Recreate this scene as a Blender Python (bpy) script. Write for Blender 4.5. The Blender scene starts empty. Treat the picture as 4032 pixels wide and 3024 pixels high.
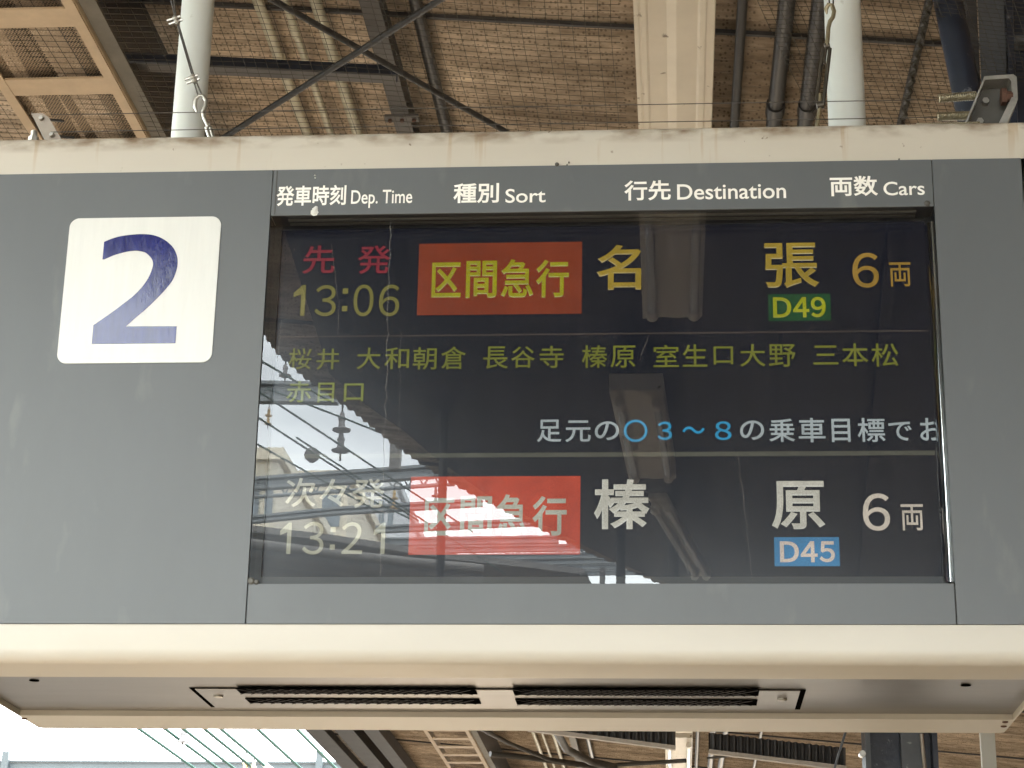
import bpy, bmesh, math, random
from mathutils import Vector, Matrix, noise
random.seed(7)
scene = bpy.context.scene
COL = scene.collection
R = math.radians

# ------------------------------------------------------------------ camera
CAM = Vector((0.13098, -3.55875, 1.60764))
ROT = ((0.9970596, 0.0745307, 0.0178117),
       (-0.0079888, 0.3322722, -0.9431497),
       (-0.0762119, 0.9402342, 0.3318906))          # rows: right, down, forward
FPX = 8108.78                                        # focal length, px of the 4032 px wide frame
cd = bpy.data.cameras.new("camera")
cd.sensor_width = 36.0
cd.lens = FPX / 4032 * 36.0
cd.clip_start = 0.05
cd.clip_end = 3000
cam = bpy.data.objects.new("camera", cd)
COL.objects.link(cam)
r0, r1, r2 = (Vector(a) for a in ROT)
cam.matrix_world = Matrix(((r0.x, -r1.x, -r2.x, CAM.x), (r0.y, -r1.y, -r2.y, CAM.y),
                           (r0.z, -r1.z, -r2.z, CAM.z), (0, 0, 0, 1)))
scene.camera = cam

# ------------------------------------------------------------------ light and exposure
EXPO = 1.9
SUN_EL, SUN_AZ = R(60), R(-52)                       # azimuth from +Y towards +X
scene.view_settings.view_transform = 'Standard'
scene.view_settings.look = 'None'
scene.view_settings.gamma = 1
scene.view_settings.exposure = EXPO
world = bpy.data.worlds.new("World")
scene.world = world
world.use_nodes = True
wn, wl = world.node_tree.nodes, world.node_tree.links
bg = wn['Background']
bg.inputs[1].default_value = 0.15
sky = wn.new('ShaderNodeTexSky')
sky.sky_type = 'NISHITA'
sky.sun_disc = False
sky.sun_elevation = SUN_EL
sky.sun_rotation = SUN_AZ
sky.air_density = 1.2
sky.dust_density = 2.5
tc = wn.new('ShaderNodeTexCoord')
mp = wn.new('ShaderNodeMapping')
mp.inputs['Scale'].default_value = (1.6, 1.6, 4.0)
cn = wn.new('ShaderNodeTexNoise')
cn.inputs['Scale'].default_value = 1.7
cn.inputs['Detail'].default_value = 6
cr = wn.new('ShaderNodeValToRGB')
cr.color_ramp.elements[0].position = 0.10
cr.color_ramp.elements[1].position = 0.42
mx = wn.new('ShaderNodeMixRGB')
mx.inputs[2].default_value = (27.5, 29.5, 30.2, 1)
wl.new(tc.outputs['Generated'], mp.inputs[0])
wl.new(mp.outputs[0], cn.inputs['Vector'])
wl.new(cn.outputs['Fac'], cr.inputs[0])
wl.new(cr.outputs[0], mx.inputs[0])
wl.new(sky.outputs[0], mx.inputs[1])
wl.new(mx.outputs[0], bg.inputs[0])
sd = bpy.data.lights.new("sun", 'SUN')
sd.energy = 4.3
sd.angle = R(0.5)
sd.color = (1.0, 0.95, 0.86)
sun = bpy.data.objects.new("sun", sd)
COL.objects.link(sun)
sun.rotation_euler = Vector((-math.sin(SUN_AZ) * math.cos(SUN_EL), -math.cos(SUN_AZ) * math.cos(SUN_EL),
                             -math.sin(SUN_EL))).to_track_quat('-Z', 'Y').to_euler()
scene.cycles.max_bounces = 10
scene.cycles.diffuse_bounces = 6
scene.cycles.glossy_bounces = 5
scene.cycles.transparent_max_bounces = 16
scene.cycles.caustics_reflective = False
scene.cycles.caustics_refractive = False
scene.cycles.sample_clamp_indirect = 12

# ------------------------------------------------------------------ measuring helpers (4032 px photo -> metres)
def ray(u, v):
    return r0 * ((u - 2016) / FPX) + r1 * ((v - 1512) / FPX) + r2
def at_y(u, v, y):
    d = ray(u, v); return CAM + d * ((y - CAM.y) / d.y)
def at_z(u, v, z):
    d = ray(u, v); return CAM + d * ((z - CAM.z) / d.z)
ROOF_Z, ROOF_S = 4.45, -0.085                        # canopy falls towards +X
def roof_z(x):
    return ROOF_Z + ROOF_S * x
def at_roof(u, v, dz=0.0):
    d = ray(u, v)
    t = (ROOF_Z + dz + ROOF_S * CAM.x - CAM.z) / (d.z - ROOF_S * d.x)
    return CAM + d * t
def mirror(p):                                       # the sign face is y = 0: what the glass shows stands at -y
    return Vector((p.x, -p.y, p.z))

# ------------------------------------------------------------------ materials
def mat(name, base, rough=0.6, metal=0.0, var=0.12, scale=6.0, stretch=(1, 1, 1), bump=0.0, spec=0.5,
        dark=None, dark_amt=0.0, coat=0.0):
    m = bpy.data.materials.new(name)
    m.use_nodes = True
    n, l = m.node_tree.nodes, m.node_tree.links
    b = n['Principled BSDF']
    b.inputs['Roughness'].default_value = rough
    b.inputs['Metallic'].default_value = metal
    b.inputs['Specular IOR Level'].default_value = spec
    b.inputs['Coat Weight'].default_value = coat
    b.inputs['Coat Roughness'].default_value = 0.08
    t = n.new('ShaderNodeTexCoord'); mpn = n.new('ShaderNodeMapping')
    mpn.inputs['Scale'].default_value = stretch
    l.new(t.outputs['Object'], mpn.inputs[0])
    nz = n.new('ShaderNodeTexNoise'); nz.inputs['Scale'].default_value = scale; nz.inputs['Detail'].default_value = 7
    nz.inputs['Roughness'].default_value = 0.65
    l.new(mpn.outputs[0], nz.inputs['Vector'])
    rp = n.new('ShaderNodeValToRGB')
    rp.color_ramp.elements[0].position = 0.3; rp.color_ramp.elements[1].position = 0.7
    rp.color_ramp.elements[0].color = tuple(c * (1 - var) for c in base) + (1,)
    rp.color_ramp.elements[1].color = tuple(min(1, c * (1 + var)) for c in base) + (1,)
    l.new(nz.outputs['Fac'], rp.inputs[0])
    out = rp.outputs[0]
    if dark:
        n2 = n.new('ShaderNodeTexNoise'); n2.inputs['Scale'].default_value = scale * 3.1; n2.inputs['Detail'].default_value = 8
        l.new(mpn.outputs[0], n2.inputs['Vector'])
        r2_ = n.new('ShaderNodeValToRGB')
        r2_.color_ramp.elements[0].position = 0.62 - dark_amt; r2_.color_ramp.elements[1].position = 0.72
        l.new(n2.outputs['Fac'], r2_.inputs[0])
        mxn = n.new('ShaderNodeMixRGB'); mxn.inputs[2].default_value = dark + (1,)
        l.new(r2_.outputs[0], mxn.inputs[0]); l.new(out, mxn.inputs[1]); out = mxn.outputs[0]
    l.new(out, b.inputs['Base Color'])
    if bump:
        bp = n.new('ShaderNodeBump'); bp.inputs['Strength'].default_value = bump; bp.inputs['Distance'].default_value = 0.01
        l.new(nz.outputs['Fac'], bp.inputs['Height']); l.new(bp.outputs[0], b.inputs['Normal'])
    return m

def lin(c):
    c /= 255.0
    return c / 12.92 if c <= 0.04045 else ((c + 0.055) / 1.055) ** 2.4
def lit(name, rgb, base=(0.002, 0.002, 0.003)):        # a lit colour of the display
    m = bpy.data.materials.new(name); m.use_nodes = True
    b = m.node_tree.nodes['Principled BSDF']
    b.inputs['Base Color'].default_value = base + (1,)
    b.inputs['Roughness'].default_value = 0.20
    b.inputs['Specular IOR Level'].default_value = 0.3
    b.inputs['Emission Color'].default_value = tuple(lin(c) for c in rgb) + (1,)
    n, l = m.node_tree.nodes, m.node_tree.links
    t = n.new('ShaderNodeTexCoord'); w = None
    for sc_, lo, hi in ((18, 0.84, 1.12), (420, 0.80, 1.2)):   # uneven backlight and pixel grain
        z = n.new('ShaderNodeTexNoise'); z.inputs['Scale'].default_value = sc_; z.inputs['Detail'].default_value = 2
        l.new(t.outputs['Object'], z.inputs['Vector'])
        k = n.new('ShaderNodeMapRange'); k.inputs[1].default_value = 0.3; k.inputs[2].default_value = 0.7
        k.inputs[3].default_value = lo; k.inputs[4].default_value = hi
        l.new(z.outputs['Fac'], k.inputs[0])
        q = n.new('ShaderNodeMath'); q.operation = 'MULTIPLY'; l.new(k.outputs[0], q.inputs[0])
        if w is None: q.inputs[1].default_value = 1.0 / 2 ** EXPO
        else: l.new(w, q.inputs[1])
        w = q.outputs[0]
    l.new(w, b.inputs['Emission Strength'])
    return m

M = {}
M['cream'] = mat('cream_paint', (0.62, 0.58, 0.50), 0.42, var=0.05, scale=3)
M['grey_panel'] = mat('grey_panel_paint', (0.100, 0.111, 0.120), 0.42, var=0.06, scale=2.2, stretch=(2.2, 1, 0.8), dark=(0.125, 0.135, 0.14), dark_amt=0.0)
M['seam'] = mat('seam_dark', (0.06, 0.06, 0.06), 0.7)
M['white_letter'] = mat('white_lettering', (0.90, 0.90, 0.87), 0.45, var=0.03)
M['plate_white'] = mat('plate_white', (0.66, 0.68, 0.67), 0.3, var=0.04, scale=9, stretch=(6, 1, 0.5))
M['numeral'] = mat('numeral_blue', (0.010, 0.017, 0.14), 0.11, var=0.25, scale=12, stretch=(5, 1, 0.6), bump=0.10, spec=0.5)
M['aluminium'] = mat('aluminium_sheet', (0.25, 0.237, 0.228), 0.30, metal=0.85, var=0.10, scale=3, stretch=(0.8, 6, 1))
M['black'] = mat('black_plastic', (0.012, 0.012, 0.014), 0.4, var=0.2)
M['bezel'] = mat('black_bezel', (0.003, 0.004, 0.007), 0.35, var=0.2)
M['void'] = mat('unlit_cavity', (0.003, 0.003, 0.003), 1.0, var=0.1, spec=0.0)
M['bezel_gloss'] = mat('glossy_black_trim', (0.60, 0.63, 0.66), 0.05, metal=1.0, var=0.2, bump=0.05, scale=5)
M['bezel_ridge'] = mat('grey_trim_ridge', (0.20, 0.19, 0.17), 0.3, metal=0.6, var=0.2)
M['lcd'] = lit('lcd_black', (7, 11, 24), (0.002, 0.002, 0.003))
M['post_white'] = mat('post_white_paint', (0.66, 0.70, 0.69), 0.33, var=0.04, scale=4, dark=(0.2, 0.2, 0.18), dark_amt=-0.04)
M['steel'] = mat('zinc_steel', (0.42, 0.41, 0.38), 0.35, metal=0.8, var=0.25, scale=30)
M['galv'] = mat('galvanised_plate', (0.34, 0.30, 0.26), 0.55, metal=0.3, var=0.15, scale=12)
M['rust'] = mat('rusty_bolt', (0.10, 0.05, 0.035), 0.8, var=0.4, scale=60)
M['brass'] = mat('spring_steel', (0.30, 0.26, 0.17), 0.4, metal=0.7, var=0.2, scale=60)
M['bronze'] = mat('dark_bronze', (0.085, 0.075, 0.06), 0.35, metal=0.6, var=0.3, scale=40)
M['bracket_dark'] = mat('bracket_inside', (0.09, 0.088, 0.08), 0.5, metal=0.2, var=0.25, scale=14)
M['wire'] = mat('dark_wire', (0.06, 0.055, 0.05), 0.6, var=0.3)
M['navy'] = mat('navy_paint', (0.013, 0.019, 0.036), 0.35, var=0.3, scale=14, bump=0.25, dark=(0.10, 0.11, 0.13), dark_amt=-0.03)
M['navy_grey'] = mat('navy_grey_paint', (0.075, 0.085, 0.10), 0.45, var=0.2, scale=8, dark=(0.2, 0.22, 0.23), dark_amt=-0.05)
M['beam_grey'] = mat('beam_grey_paint', (0.105, 0.10, 0.10), 0.55, var=0.18, scale=7)
M['dark_beam'] = mat('dark_beam_paint', (0.045, 0.043, 0.047), 0.6, var=0.25, scale=7)
M['pipe_light'] = mat('conduit_grey', (0.62, 0.60, 0.49), 0.45, var=0.25, scale=5, dark=(0.11, 0.10, 0.08), dark_amt=0.0)
M['pipe_dark'] = mat('conduit_dark', (0.035, 0.034, 0.036), 0.4, var=0.25, scale=9)
M['trough'] = mat('trough_cream', (0.80, 0.75, 0.66), 0.4, var=0.05, scale=6, dark=(0.30, 0.25, 0.19), dark_amt=-0.06)
M['tube'] = mat('tube_glass_white', (0.75, 0.75, 0.72), 0.25, var=0.02)
M['tray'] = mat('tray_tan', (0.55, 0.43, 0.30), 0.5, var=0.12, scale=10)
M['tray_dark'] = mat('tray_dark_grey', (0.16, 0.15, 0.13), 0.6, var=0.2, scale=10)  # darker grey for the channel beside the tray rail
M['net'] = mat('net_cord', (0.05, 0.045, 0.035), 0.8, var=0.2)
M['corr_dark'] = mat('dark_corrugated_sheet', (0.045, 0.042, 0.042), 0.6, var=0.3, scale=4)
M['concrete'] = mat('platform_concrete', (0.25, 0.195, 0.138), 0.8, var=0.12, scale=2)
M['ballast'] = mat('track_ballast', (0.10, 0.085, 0.070), 0.9, var=0.3, scale=8)
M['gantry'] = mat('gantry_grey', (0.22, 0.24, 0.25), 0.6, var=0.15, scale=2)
M['opp_roof'] = mat('far_canopy_underside', (0.16, 0.15, 0.14), 0.7, var=0.2, scale=2)
M['line_wire'] = mat('catenary_wire', (0.05, 0.085, 0.07), 0.6, var=0.2)
M['wire_green'] = mat('verdigris_wire', (0.010, 0.040, 0.030), 0.7, var=0.2, spec=0.1)
M['porcelain'] = mat('porcelain_grey', (0.16, 0.15, 0.15), 0.25, var=0.2)
M['porcelain_tan'] = mat('porcelain_tan', (0.60, 0.42, 0.20), 0.3, var=0.2)
M['bld_beige'] = mat('building_beige', (0.78, 0.71, 0.57), 0.8, var=0.06, scale=0.5)
M['bld_white'] = mat('building_white', (0.72, 0.74, 0.76), 0.8, var=0.06, scale=0.5)
M['bld_glass'] = mat('building_glass', (0.20, 0.24, 0.27), 0.15, var=0.2)
M['wall_brown'] = mat('wall_brown', (0.20, 0.15, 0.10), 0.8, var=0.2, scale=1.5)

# corrugated deck: brown, streaked along the ribs, speckled with dust
def roof_material():
    m = bpy.data.materials.new('brown_corrugated_deck'); m.use_nodes = True
    n, l = m.node_tree.nodes, m.node_tree.links
    b = n['Principled BSDF']; b.inputs['Roughness'].default_value = 0.75; b.inputs['Specular IOR Level'].default_value = 0.25
    t = n.new('ShaderNodeTexCoord')
    def nz(scale, stretch, detail, rough=0.6):
        mp_ = n.new('ShaderNodeMapping'); mp_.inputs['Scale'].default_value = stretch
        l.new(t.outputs['Object'], mp_.inputs[0])
        x = n.new('ShaderNodeTexNoise'); x.inputs['Scale'].default_value = scale; x.inputs['Detail'].default_value = detail
        x.inputs['Roughness'].default_value = rough
        l.new(mp_.outputs[0], x.inputs['Vector']); return x.outputs['Fac']
    def ramp(src, stops):
        rp = n.new('ShaderNodeValToRGB'); e = rp.color_ramp.elements
        e[0].position, e[0].color = stops[0]; e[1].position, e[1].color = stops[-1]
        for p, c in stops[1:-1]:
            k = e.new(p); k.color = c
        l.new(src, rp.inputs[0]); return rp.outputs[0]
    def mix(f, a, c, mode='MIX'):
        x = n.new('ShaderNodeMixRGB'); x.blend_type = mode
        if isinstance(f, float): x.inputs[0].default_value = f
        else: l.new(f, x.inputs[0])
        l.new(a, x.inputs[1])
        if isinstance(c, tuple): x.inputs[2].default_value = c
        else: l.new(c, x.inputs[2])
        return x.outputs[0]
    streak = ramp(nz(1.0, (1.3, 7, 1), 6), [(0.33, (0.37, 0.303, 0.238, 1)), (0.5, (0.59, 0.49, 0.392, 1)), (0.68, (0.80, 0.685, 0.56, 1))])
    fine = ramp(nz(1.0, (14, 60, 1), 5), [(0.35, (0.66, 0.64, 0.62, 1)), (0.65, (1.12, 1.12, 1.12, 1))])
    c = mix(1.0, streak, fine, 'MULTIPLY')
    big = ramp(nz(0.9, (0.8, 0.9, 1), 4), [(0.35, (0.56, 0.54, 0.52, 1)), (0.62, (1.10, 1.10, 1.10, 1))])
    c = mix(1.0, c, big, 'MULTIPLY')
    vo = n.new('ShaderNodeTexVoronoi'); vo.inputs['Scale'].default_value = 68
    mp_ = n.new('ShaderNodeMapping'); mp_.inputs['Scale'].default_value = (1, 1, 0.01); l.new(t.outputs['Object'], mp_.inputs[0])
    vo.inputs['Randomness'].default_value = 0.55
    l.new(mp_.outputs[0], vo.inputs['Vector'])
    dots = ramp(vo.outputs['Distance'], [(0.16, (0.30, 0.28, 0.25, 1)), (0.33, (1, 1, 1, 1))])
    c = mix(0.75, c, dots, 'MULTIPLY')
    spots = ramp(nz(14, (1, 1, 1), 2), [(0.76, (1, 1, 1, 1)), (0.80, (0.35, 0.32, 0.3, 1))])
    c = mix(1.0, c, spots, 'MULTIPLY')
    l.new(c, b.inputs['Base Color'])
    return m
M['roof'] = roof_material()

# cream frame with rust runs and bird dirt hanging from its top edge (object z is height on the sign)
def frame_material():
    m = bpy.data.materials.new('cream_frame_paint'); m.use_nodes = True
    n, l = m.node_tree.nodes, m.node_tree.links
    b = n['Principled BSDF']; b.inputs['Roughness'].default_value = 0.40
    t = n.new('ShaderNodeTexCoord'); sp = n.new('ShaderNodeSeparateXYZ'); l.new(t.outputs['Object'], sp.inputs[0])
    def nz(scale, stretch, detail=6):
        mp_ = n.new('ShaderNodeMapping'); mp_.inputs['Scale'].default_value = stretch; l.new(t.outputs['Object'], mp_.inputs[0])
        x = n.new('ShaderNodeTexNoise'); x.inputs['Scale'].default_value = scale; x.inputs['Detail'].default_value = detail
        l.new(mp_.outputs[0], x.inputs['Vector']); return x.outputs['Fac']
    def math_(op, a, c, clamp=True):
        x = n.new('ShaderNodeMath'); x.operation = op; x.use_clamp = clamp
        for i, v in enumerate((a, c)):
            if isinstance(v, (int, float)): x.inputs[i].default_value = v
            else: l.new(v, x.inputs[i])
        return x.outputs[0]
    def mr(src, a, c):
        x = n.new('ShaderNodeMapRange'); x.inputs[1].default_value = a; x.inputs[2].default_value = c; l.new(src, x.inputs[0]); return x.outputs[0]
    base = n.new('ShaderNodeValToRGB'); base.color_ramp.elements[0].color = (0.49, 0.462, 0.405, 1); base.color_ramp.elements[1].color = (0.565, 0.538, 0.478, 1)
    l.new(nz(4, (1, 1, 3)), base.inputs[0])
    edge = mr(sp.outputs[2], 1.004, 1.026)           # close to the top edge
    upper = mr(sp.outputs[2], 0.945, 1.025)
    grime = math_('MULTIPLY', edge, mr(nz(9, (1.5, 2, 3)), 0.40, 0.62))
    drips = math_('MULTIPLY', upper, mr(nz(26, (1.6, 1, 0.10), 3), 0.645, 0.70))
    specks = math_('MULTIPLY', upper, mr(nz(60, (1, 1, 0.8), 2), 0.725, 0.76))
    def mix(f, a, c):
        x = n.new('ShaderNodeMixRGB'); l.new(f, x.inputs[0]); l.new(a, x.inputs[1]); x.inputs[2].default_value = c; return x.outputs[0]
    c = mix(math_('MULTIPLY', drips, 0.55), base.outputs[0], (0.40, 0.29, 0.17, 1))
    c = mix(math_('MULTIPLY', grime, 0.92), c, (0.20, 0.14, 0.09, 1))
    c = mix(math_('MULTIPLY', specks, 0.9), c, (0.12, 0.08, 0.05, 1))
    l.new(c, b.inputs['Base Color'])
    return m
M['frame'] = frame_material()

# perforated sheet: staggered round holes
def perforated(name, base, pitch, hole):
    m = bpy.data.materials.new(name); m.use_nodes = True
    n, l = m.node_tree.nodes, m.node_tree.links
    b = n['Principled BSDF']; b.inputs['Base Color'].default_value = base + (1,); b.inputs['Roughness'].default_value = 0.6
    t = n.new('ShaderNodeTexCoord')
    def cell(offx, offy):
        mp_ = n.new('ShaderNodeMapping'); mp_.inputs['Scale'].default_value = (1 / pitch, 1 / (pitch * 1.732), 0)
        mp_.inputs['Location'].default_value = (offx, offy, 0); l.new(t.outputs['Object'], mp_.inputs[0])
        fr = n.new('ShaderNodeVectorMath'); fr.operation = 'FRACTION'; l.new(mp_.outputs[0], fr.inputs[0])
        sb = n.new('ShaderNodeVectorMath'); sb.operation = 'SUBTRACT'; l.new(fr.outputs[0], sb.inputs[0]); sb.inputs[1].default_value = (0.5, 0.5, 0)
        ml = n.new('ShaderNodeVectorMath'); ml.operation = 'MULTIPLY'; l.new(sb.outputs[0], ml.inputs[0]); ml.inputs[1].default_value = (1, 1.732, 0)
        ln = n.new('ShaderNodeVectorMath'); ln.operation = 'LENGTH'; l.new(ml.outputs[0], ln.inputs[0])
        return ln.outputs['Value']
    mn = n.new('ShaderNodeMath'); mn.operation = 'MINIMUM'; l.new(cell(0, 0), mn.inputs[0]); l.new(cell(0.5, 0.5), mn.inputs[1])
    gt = n.new('ShaderNodeMath'); gt.operation = 'GREATER_THAN'; l.new(mn.outputs[0], gt.inputs[0]); gt.inputs[1].default_value = hole
    l.new(gt.outputs[0], b.inputs['Alpha'])
    return m
M['perf'] = perforated('perforated_tan_sheet', (0.40, 0.31, 0.22), 0.0088, 0.34)

# display glass: clear, mirror reflection by Fresnel of both faces, thin dust runs
def glass_material():
    m = bpy.data.materials.new('display_cover_glass'); m.use_nodes = True
    n, l = m.node_tree.nodes, m.node_tree.links
    n.remove(n['Principled BSDF'])
    out = n['Material Output']
    tr = n.new('ShaderNodeBsdfTransparent'); tr.inputs[0].default_value = (0.93, 0.95, 0.95, 1)
    gl = n.new('ShaderNodeBsdfGlossy'); gl.inputs['Roughness'].default_value = 0.0
    fr = n.new('ShaderNodeFresnel'); fr.inputs[0].default_value = 1.70
    m1 = n.new('ShaderNodeMixShader'); l.new(fr.outputs[0], m1.inputs[0]); l.new(tr.outputs[0], m1.inputs[1]); l.new(gl.outputs[0], m1.inputs[2])
    t = n.new('ShaderNodeTexCoord'); mp_ = n.new('ShaderNodeMapping'); mp_.inputs['Scale'].default_value = (60, 1, 0.9)
    l.new(t.outputs['Object'], mp_.inputs[0])
    nz = n.new('ShaderNodeTexNoise'); nz.inputs['Scale'].default_value = 1.2; nz.inputs['Detail'].default_value = 8
    l.new(mp_.outputs[0], nz.inputs['Vector'])
    rp = n.new('ShaderNodeMapRange'); rp.inputs[1].default_value = 0.45; rp.inputs[2].default_value = 0.8
    rp.inputs[3].default_value = 0.0; rp.inputs[4].default_value = 0.012
    l.new(nz.outputs['Fac'], rp.inputs[0])
    df = n.new('ShaderNodeBsdfDiffuse'); df.inputs[0].default_value = (0.4, 0.4, 0.38, 1)
    m2 = n.new('ShaderNodeMixShader'); l.new(rp.outputs[0], m2.inputs[0]); l.new(m1.outputs[0], m2.inputs[1]); l.new(df.outputs[0], m2.inputs[2])
    l.new(m2.outputs[0], out.inputs[0])
    return m
M['glass'] = glass_material()

# ------------------------------------------------------------------ mesh helpers (world coordinates in, one object out)
class MB:
    def __init__(s):
        s.v = []; s.f = []
    def add(s, vs, fs):
        k = len(s.v); s.v += [tuple(p) for p in vs]; s.f += [tuple(i + k for i in f) for f in fs]; return s
    def box(s, x0, x1, y0, y1, z0, z1):
        return s.add([(x0, y0, z0), (x1, y0, z0), (x1, y1, z0), (x0, y1, z0), (x0, y0, z1), (x1, y0, z1), (x1, y1, z1), (x0, y1, z1)],
                     [(0, 3, 2, 1), (4, 5, 6, 7), (0, 1, 5, 4), (1, 2, 6, 5), (2, 3, 7, 6), (3, 0, 4, 7)])
    def bar(s, a, b, w, h, up=Vector((0, 0, 1))):    # rectangular bar from a to b
        a, b = Vector(a), Vector(b); d = (b - a).normalized()
        sx = d.cross(up).normalized() * (w / 2); sz = sx.cross(d).normalized() * (h / 2)
        vs = [p + i * sx + j * sz for p in (a, b) for i, j in ((-1, -1), (1, -1), (1, 1), (-1, 1))]
        return s.add(vs, [(0, 1, 2, 3), (7, 6, 5, 4), (0, 4, 5, 1), (1, 5, 6, 2), (2, 6, 7, 3), (3, 7, 4, 0)])
    def tube(s, pts, r, n=12, caps=True):
        pts = [Vector(p) for p in pts]; k = len(s.v); m = len(pts)
        rr = r if isinstance(r, (list, tuple)) else [r] * m
        ref = None
        for i, p in enumerate(pts):
            d = (pts[min(i + 1, m - 1)] - pts[max(i - 1, 0)]).normalized()
            if ref is None:
                ref = d.orthogonal().normalized()
            ref = (ref - d * ref.dot(d)).normalized(); o = d.cross(ref)
            for j in range(n):
                a = 2 * math.pi * j / n; s.v.append(tuple(p + (ref * math.cos(a) + o * math.sin(a)) * rr[i]))
        for i in range(m - 1):
            for j in range(n):
                a, b = k + i * n + j, k + i * n + (j + 1) % n
                s.f.append((a, b, b + n, a + n))
        if caps:
            s.f.append(tuple(k + j for j in reversed(range(n)))); s.f.append(tuple(k + (m - 1) * n + j for j in range(n)))
        return s
    def lathe(s, c, prof, n=20, axis='z'):           # prof: (radius, height)
        k = len(s.v); c = Vector(c)
        for r, h in prof:
            for j in range(n):
                a = 2 * math.pi * j / n; p = (r * math.cos(a), r * math.sin(a), h)
                if axis == 'y': p = (p[0], p[2], p[1])
                if axis == 'x': p = (p[2], p[0], p[1])
                s.v.append(tuple(c + Vector(p)))
        for i in range(len(prof) - 1):
            for j in range(n):
                a, b = k + i * n + j, k + i * n + (j + 1) % n; s.f.append((a, b, b + n, a + n))
        s.f.append(tuple(k + j for j in range(n))); s.f.append(tuple(k + (len(prof) - 1) * n + j for j in range(n)))
        return s
    def prism(s, poly, axis, a, b):                  # closed polygon extruded along an axis
        n = len(poly)
        def pt(p, t):
            return {'x': (t, p[0], p[1]), 'y': (p[0], t, p[1]), 'z': (p[0], p[1], t)}[axis]
        vs = [pt(p, a) for p in poly] + [pt(p, b) for p in poly]
        return s.add(vs, [tuple(range(n)), tuple(range(2 * n - 1, n - 1, -1))] + [(i, i + n, (i + 1) % n + n, (i + 1) % n) for i in range(n)])
    def build(s, name, m, parent=None, smooth=None, bevel=0.0):
        base = Vector(parent_base(parent)) if parent else Vector((0, 0, 0))
        me = bpy.data.meshes.new(name)
        me.from_pydata([tuple(Vector(p) - base) for p in s.v], [], s.f)
        me.materials.append(m)
        bm = bmesh.new(); bm.from_mesh(me)
        bmesh.ops.recalc_face_normals(bm, faces=bm.faces)
        if bevel:
            eds = [e for e in bm.edges if len(e.link_faces) == 2 and e.calc_face_angle(0) > 0.6]
            bmesh.ops.bevel(bm, geom=eds, offset=bevel, segments=2, affect='EDGES', profile=0.6)
        bm.to_mesh(me); bm.free()
        if smooth:
            for p in me.polygons: p.use_smooth = True
            me.set_sharp_from_angle(angle=R(smooth))
        o = bpy.data.objects.new(name, me); COL.objects.link(o)
        if parent: o.parent = parent
        return o
def parent_base(o):
    p = Vector((0, 0, 0))
    while o:
        p += o.location; o = o.parent
    return p
def tag(o, label, cat, group=None):
    o['label'] = label; o['category'] = cat
    if group: o['group'] = group
    return o
def thing(name, loc, label, cat, group=None):
    o = bpy.data.objects.new(name, None); COL.objects.link(o); o.location = loc; o.empty_display_size = 0.1
    return tag(o, label, cat, group)
def structure(o):
    o['kind'] = 'structure'; return o
def solo(o, label, cat, group=None):                 # a thing that is one mesh: give it an origin at its own centre
    me = o.data; c = sum((v.co for v in me.vertices), Vector()) / len(me.vertices)
    me.transform(Matrix.Translation(-c)); o.location = c
    return tag(o, label, cat, group)

# ================================================================== SETTING
structure(MB().box(-2.2, 6.6, -80, 80, -1.0, 0.0).build('platform', M['concrete']))
structure(MB().box(-300, 300, -300, 300, -1.3, -1.1).build('ground', M['ballast']))

# ================================================================== CANOPY OVER THE PLATFORM
edge_px = [(1092, 1392), (1221, 1504), (1391, 1619), (1540, 1741), (1648, 1816), (1737, 1879), (1865, 1947), (2103, 2069), (2279, 2157), (2442, 2225)]
EX = at_roof(1258, 2871).x
edge = [(EX, 3.6), (-1.56, 3.75)] + [(at_roof(u, v).x, at_roof(u, v).y) for u, v in edge_px]      # (x, distance behind the sign face)
def left_edge(y):
    t = -y
    if t <= edge[0][1]: return edge[0][0]
    for (xa, ta), (xb, tb) in zip(edge, edge[1:]):
        if t <= tb: return xa + (xb - xa) * (t - ta) / (tb - ta)
    (xa, ta), (xb, tb) = edge[-3], edge[-1]
    return min(xb + (xb - xa) / (tb - ta) * (t - tb), 6.3)
def under(x, y0):                                    # first y still under the roof at this x
    yy = y0
    while yy < 3 and left_edge(yy) > x - 0.12: yy += 0.05
    return yy
canopy = thing('platform_canopy', (2.0, 0, 4.3), 'brown corrugated platform roof filling the view above and below the sign', 'canopy roof')
PITCH, AMP = 0.076, 0.009
rows = []
y = -15.0
while y < 27.0:
    rows.append(y); y += PITCH / 8
vs, fs = [], []
for y in rows:
    w = AMP * math.sin(2 * math.pi * y / PITCH)
    xl = left_edge(y)
    for k in range(5):
        x = xl + (6.5 - xl) * k / 4
        vs.append((x, y, roof_z(x) + w))
for i in range(len(rows) - 1):
    for k in range(4):
        a = i * 5 + k; fs.append((a, a + 1, a + 6, a + 5))
mb = MB(); mb.add(vs, fs); mb.build('roof_sheet', M['roof'], canopy, smooth=60)
ys = at_roof(1412, 30).y
for k in range(-7, 12):                              # sheet laps
    yy = ys + k * 1.83
    xl = left_edge(yy) + 0.02
    MB().bar((xl, yy, roof_z(xl) - AMP - 0.006), (6.5, yy, roof_z(6.5) - AMP - 0.006), 0.012, 0.012).build('sheet_lap', M['dark_beam'], canopy)

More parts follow.
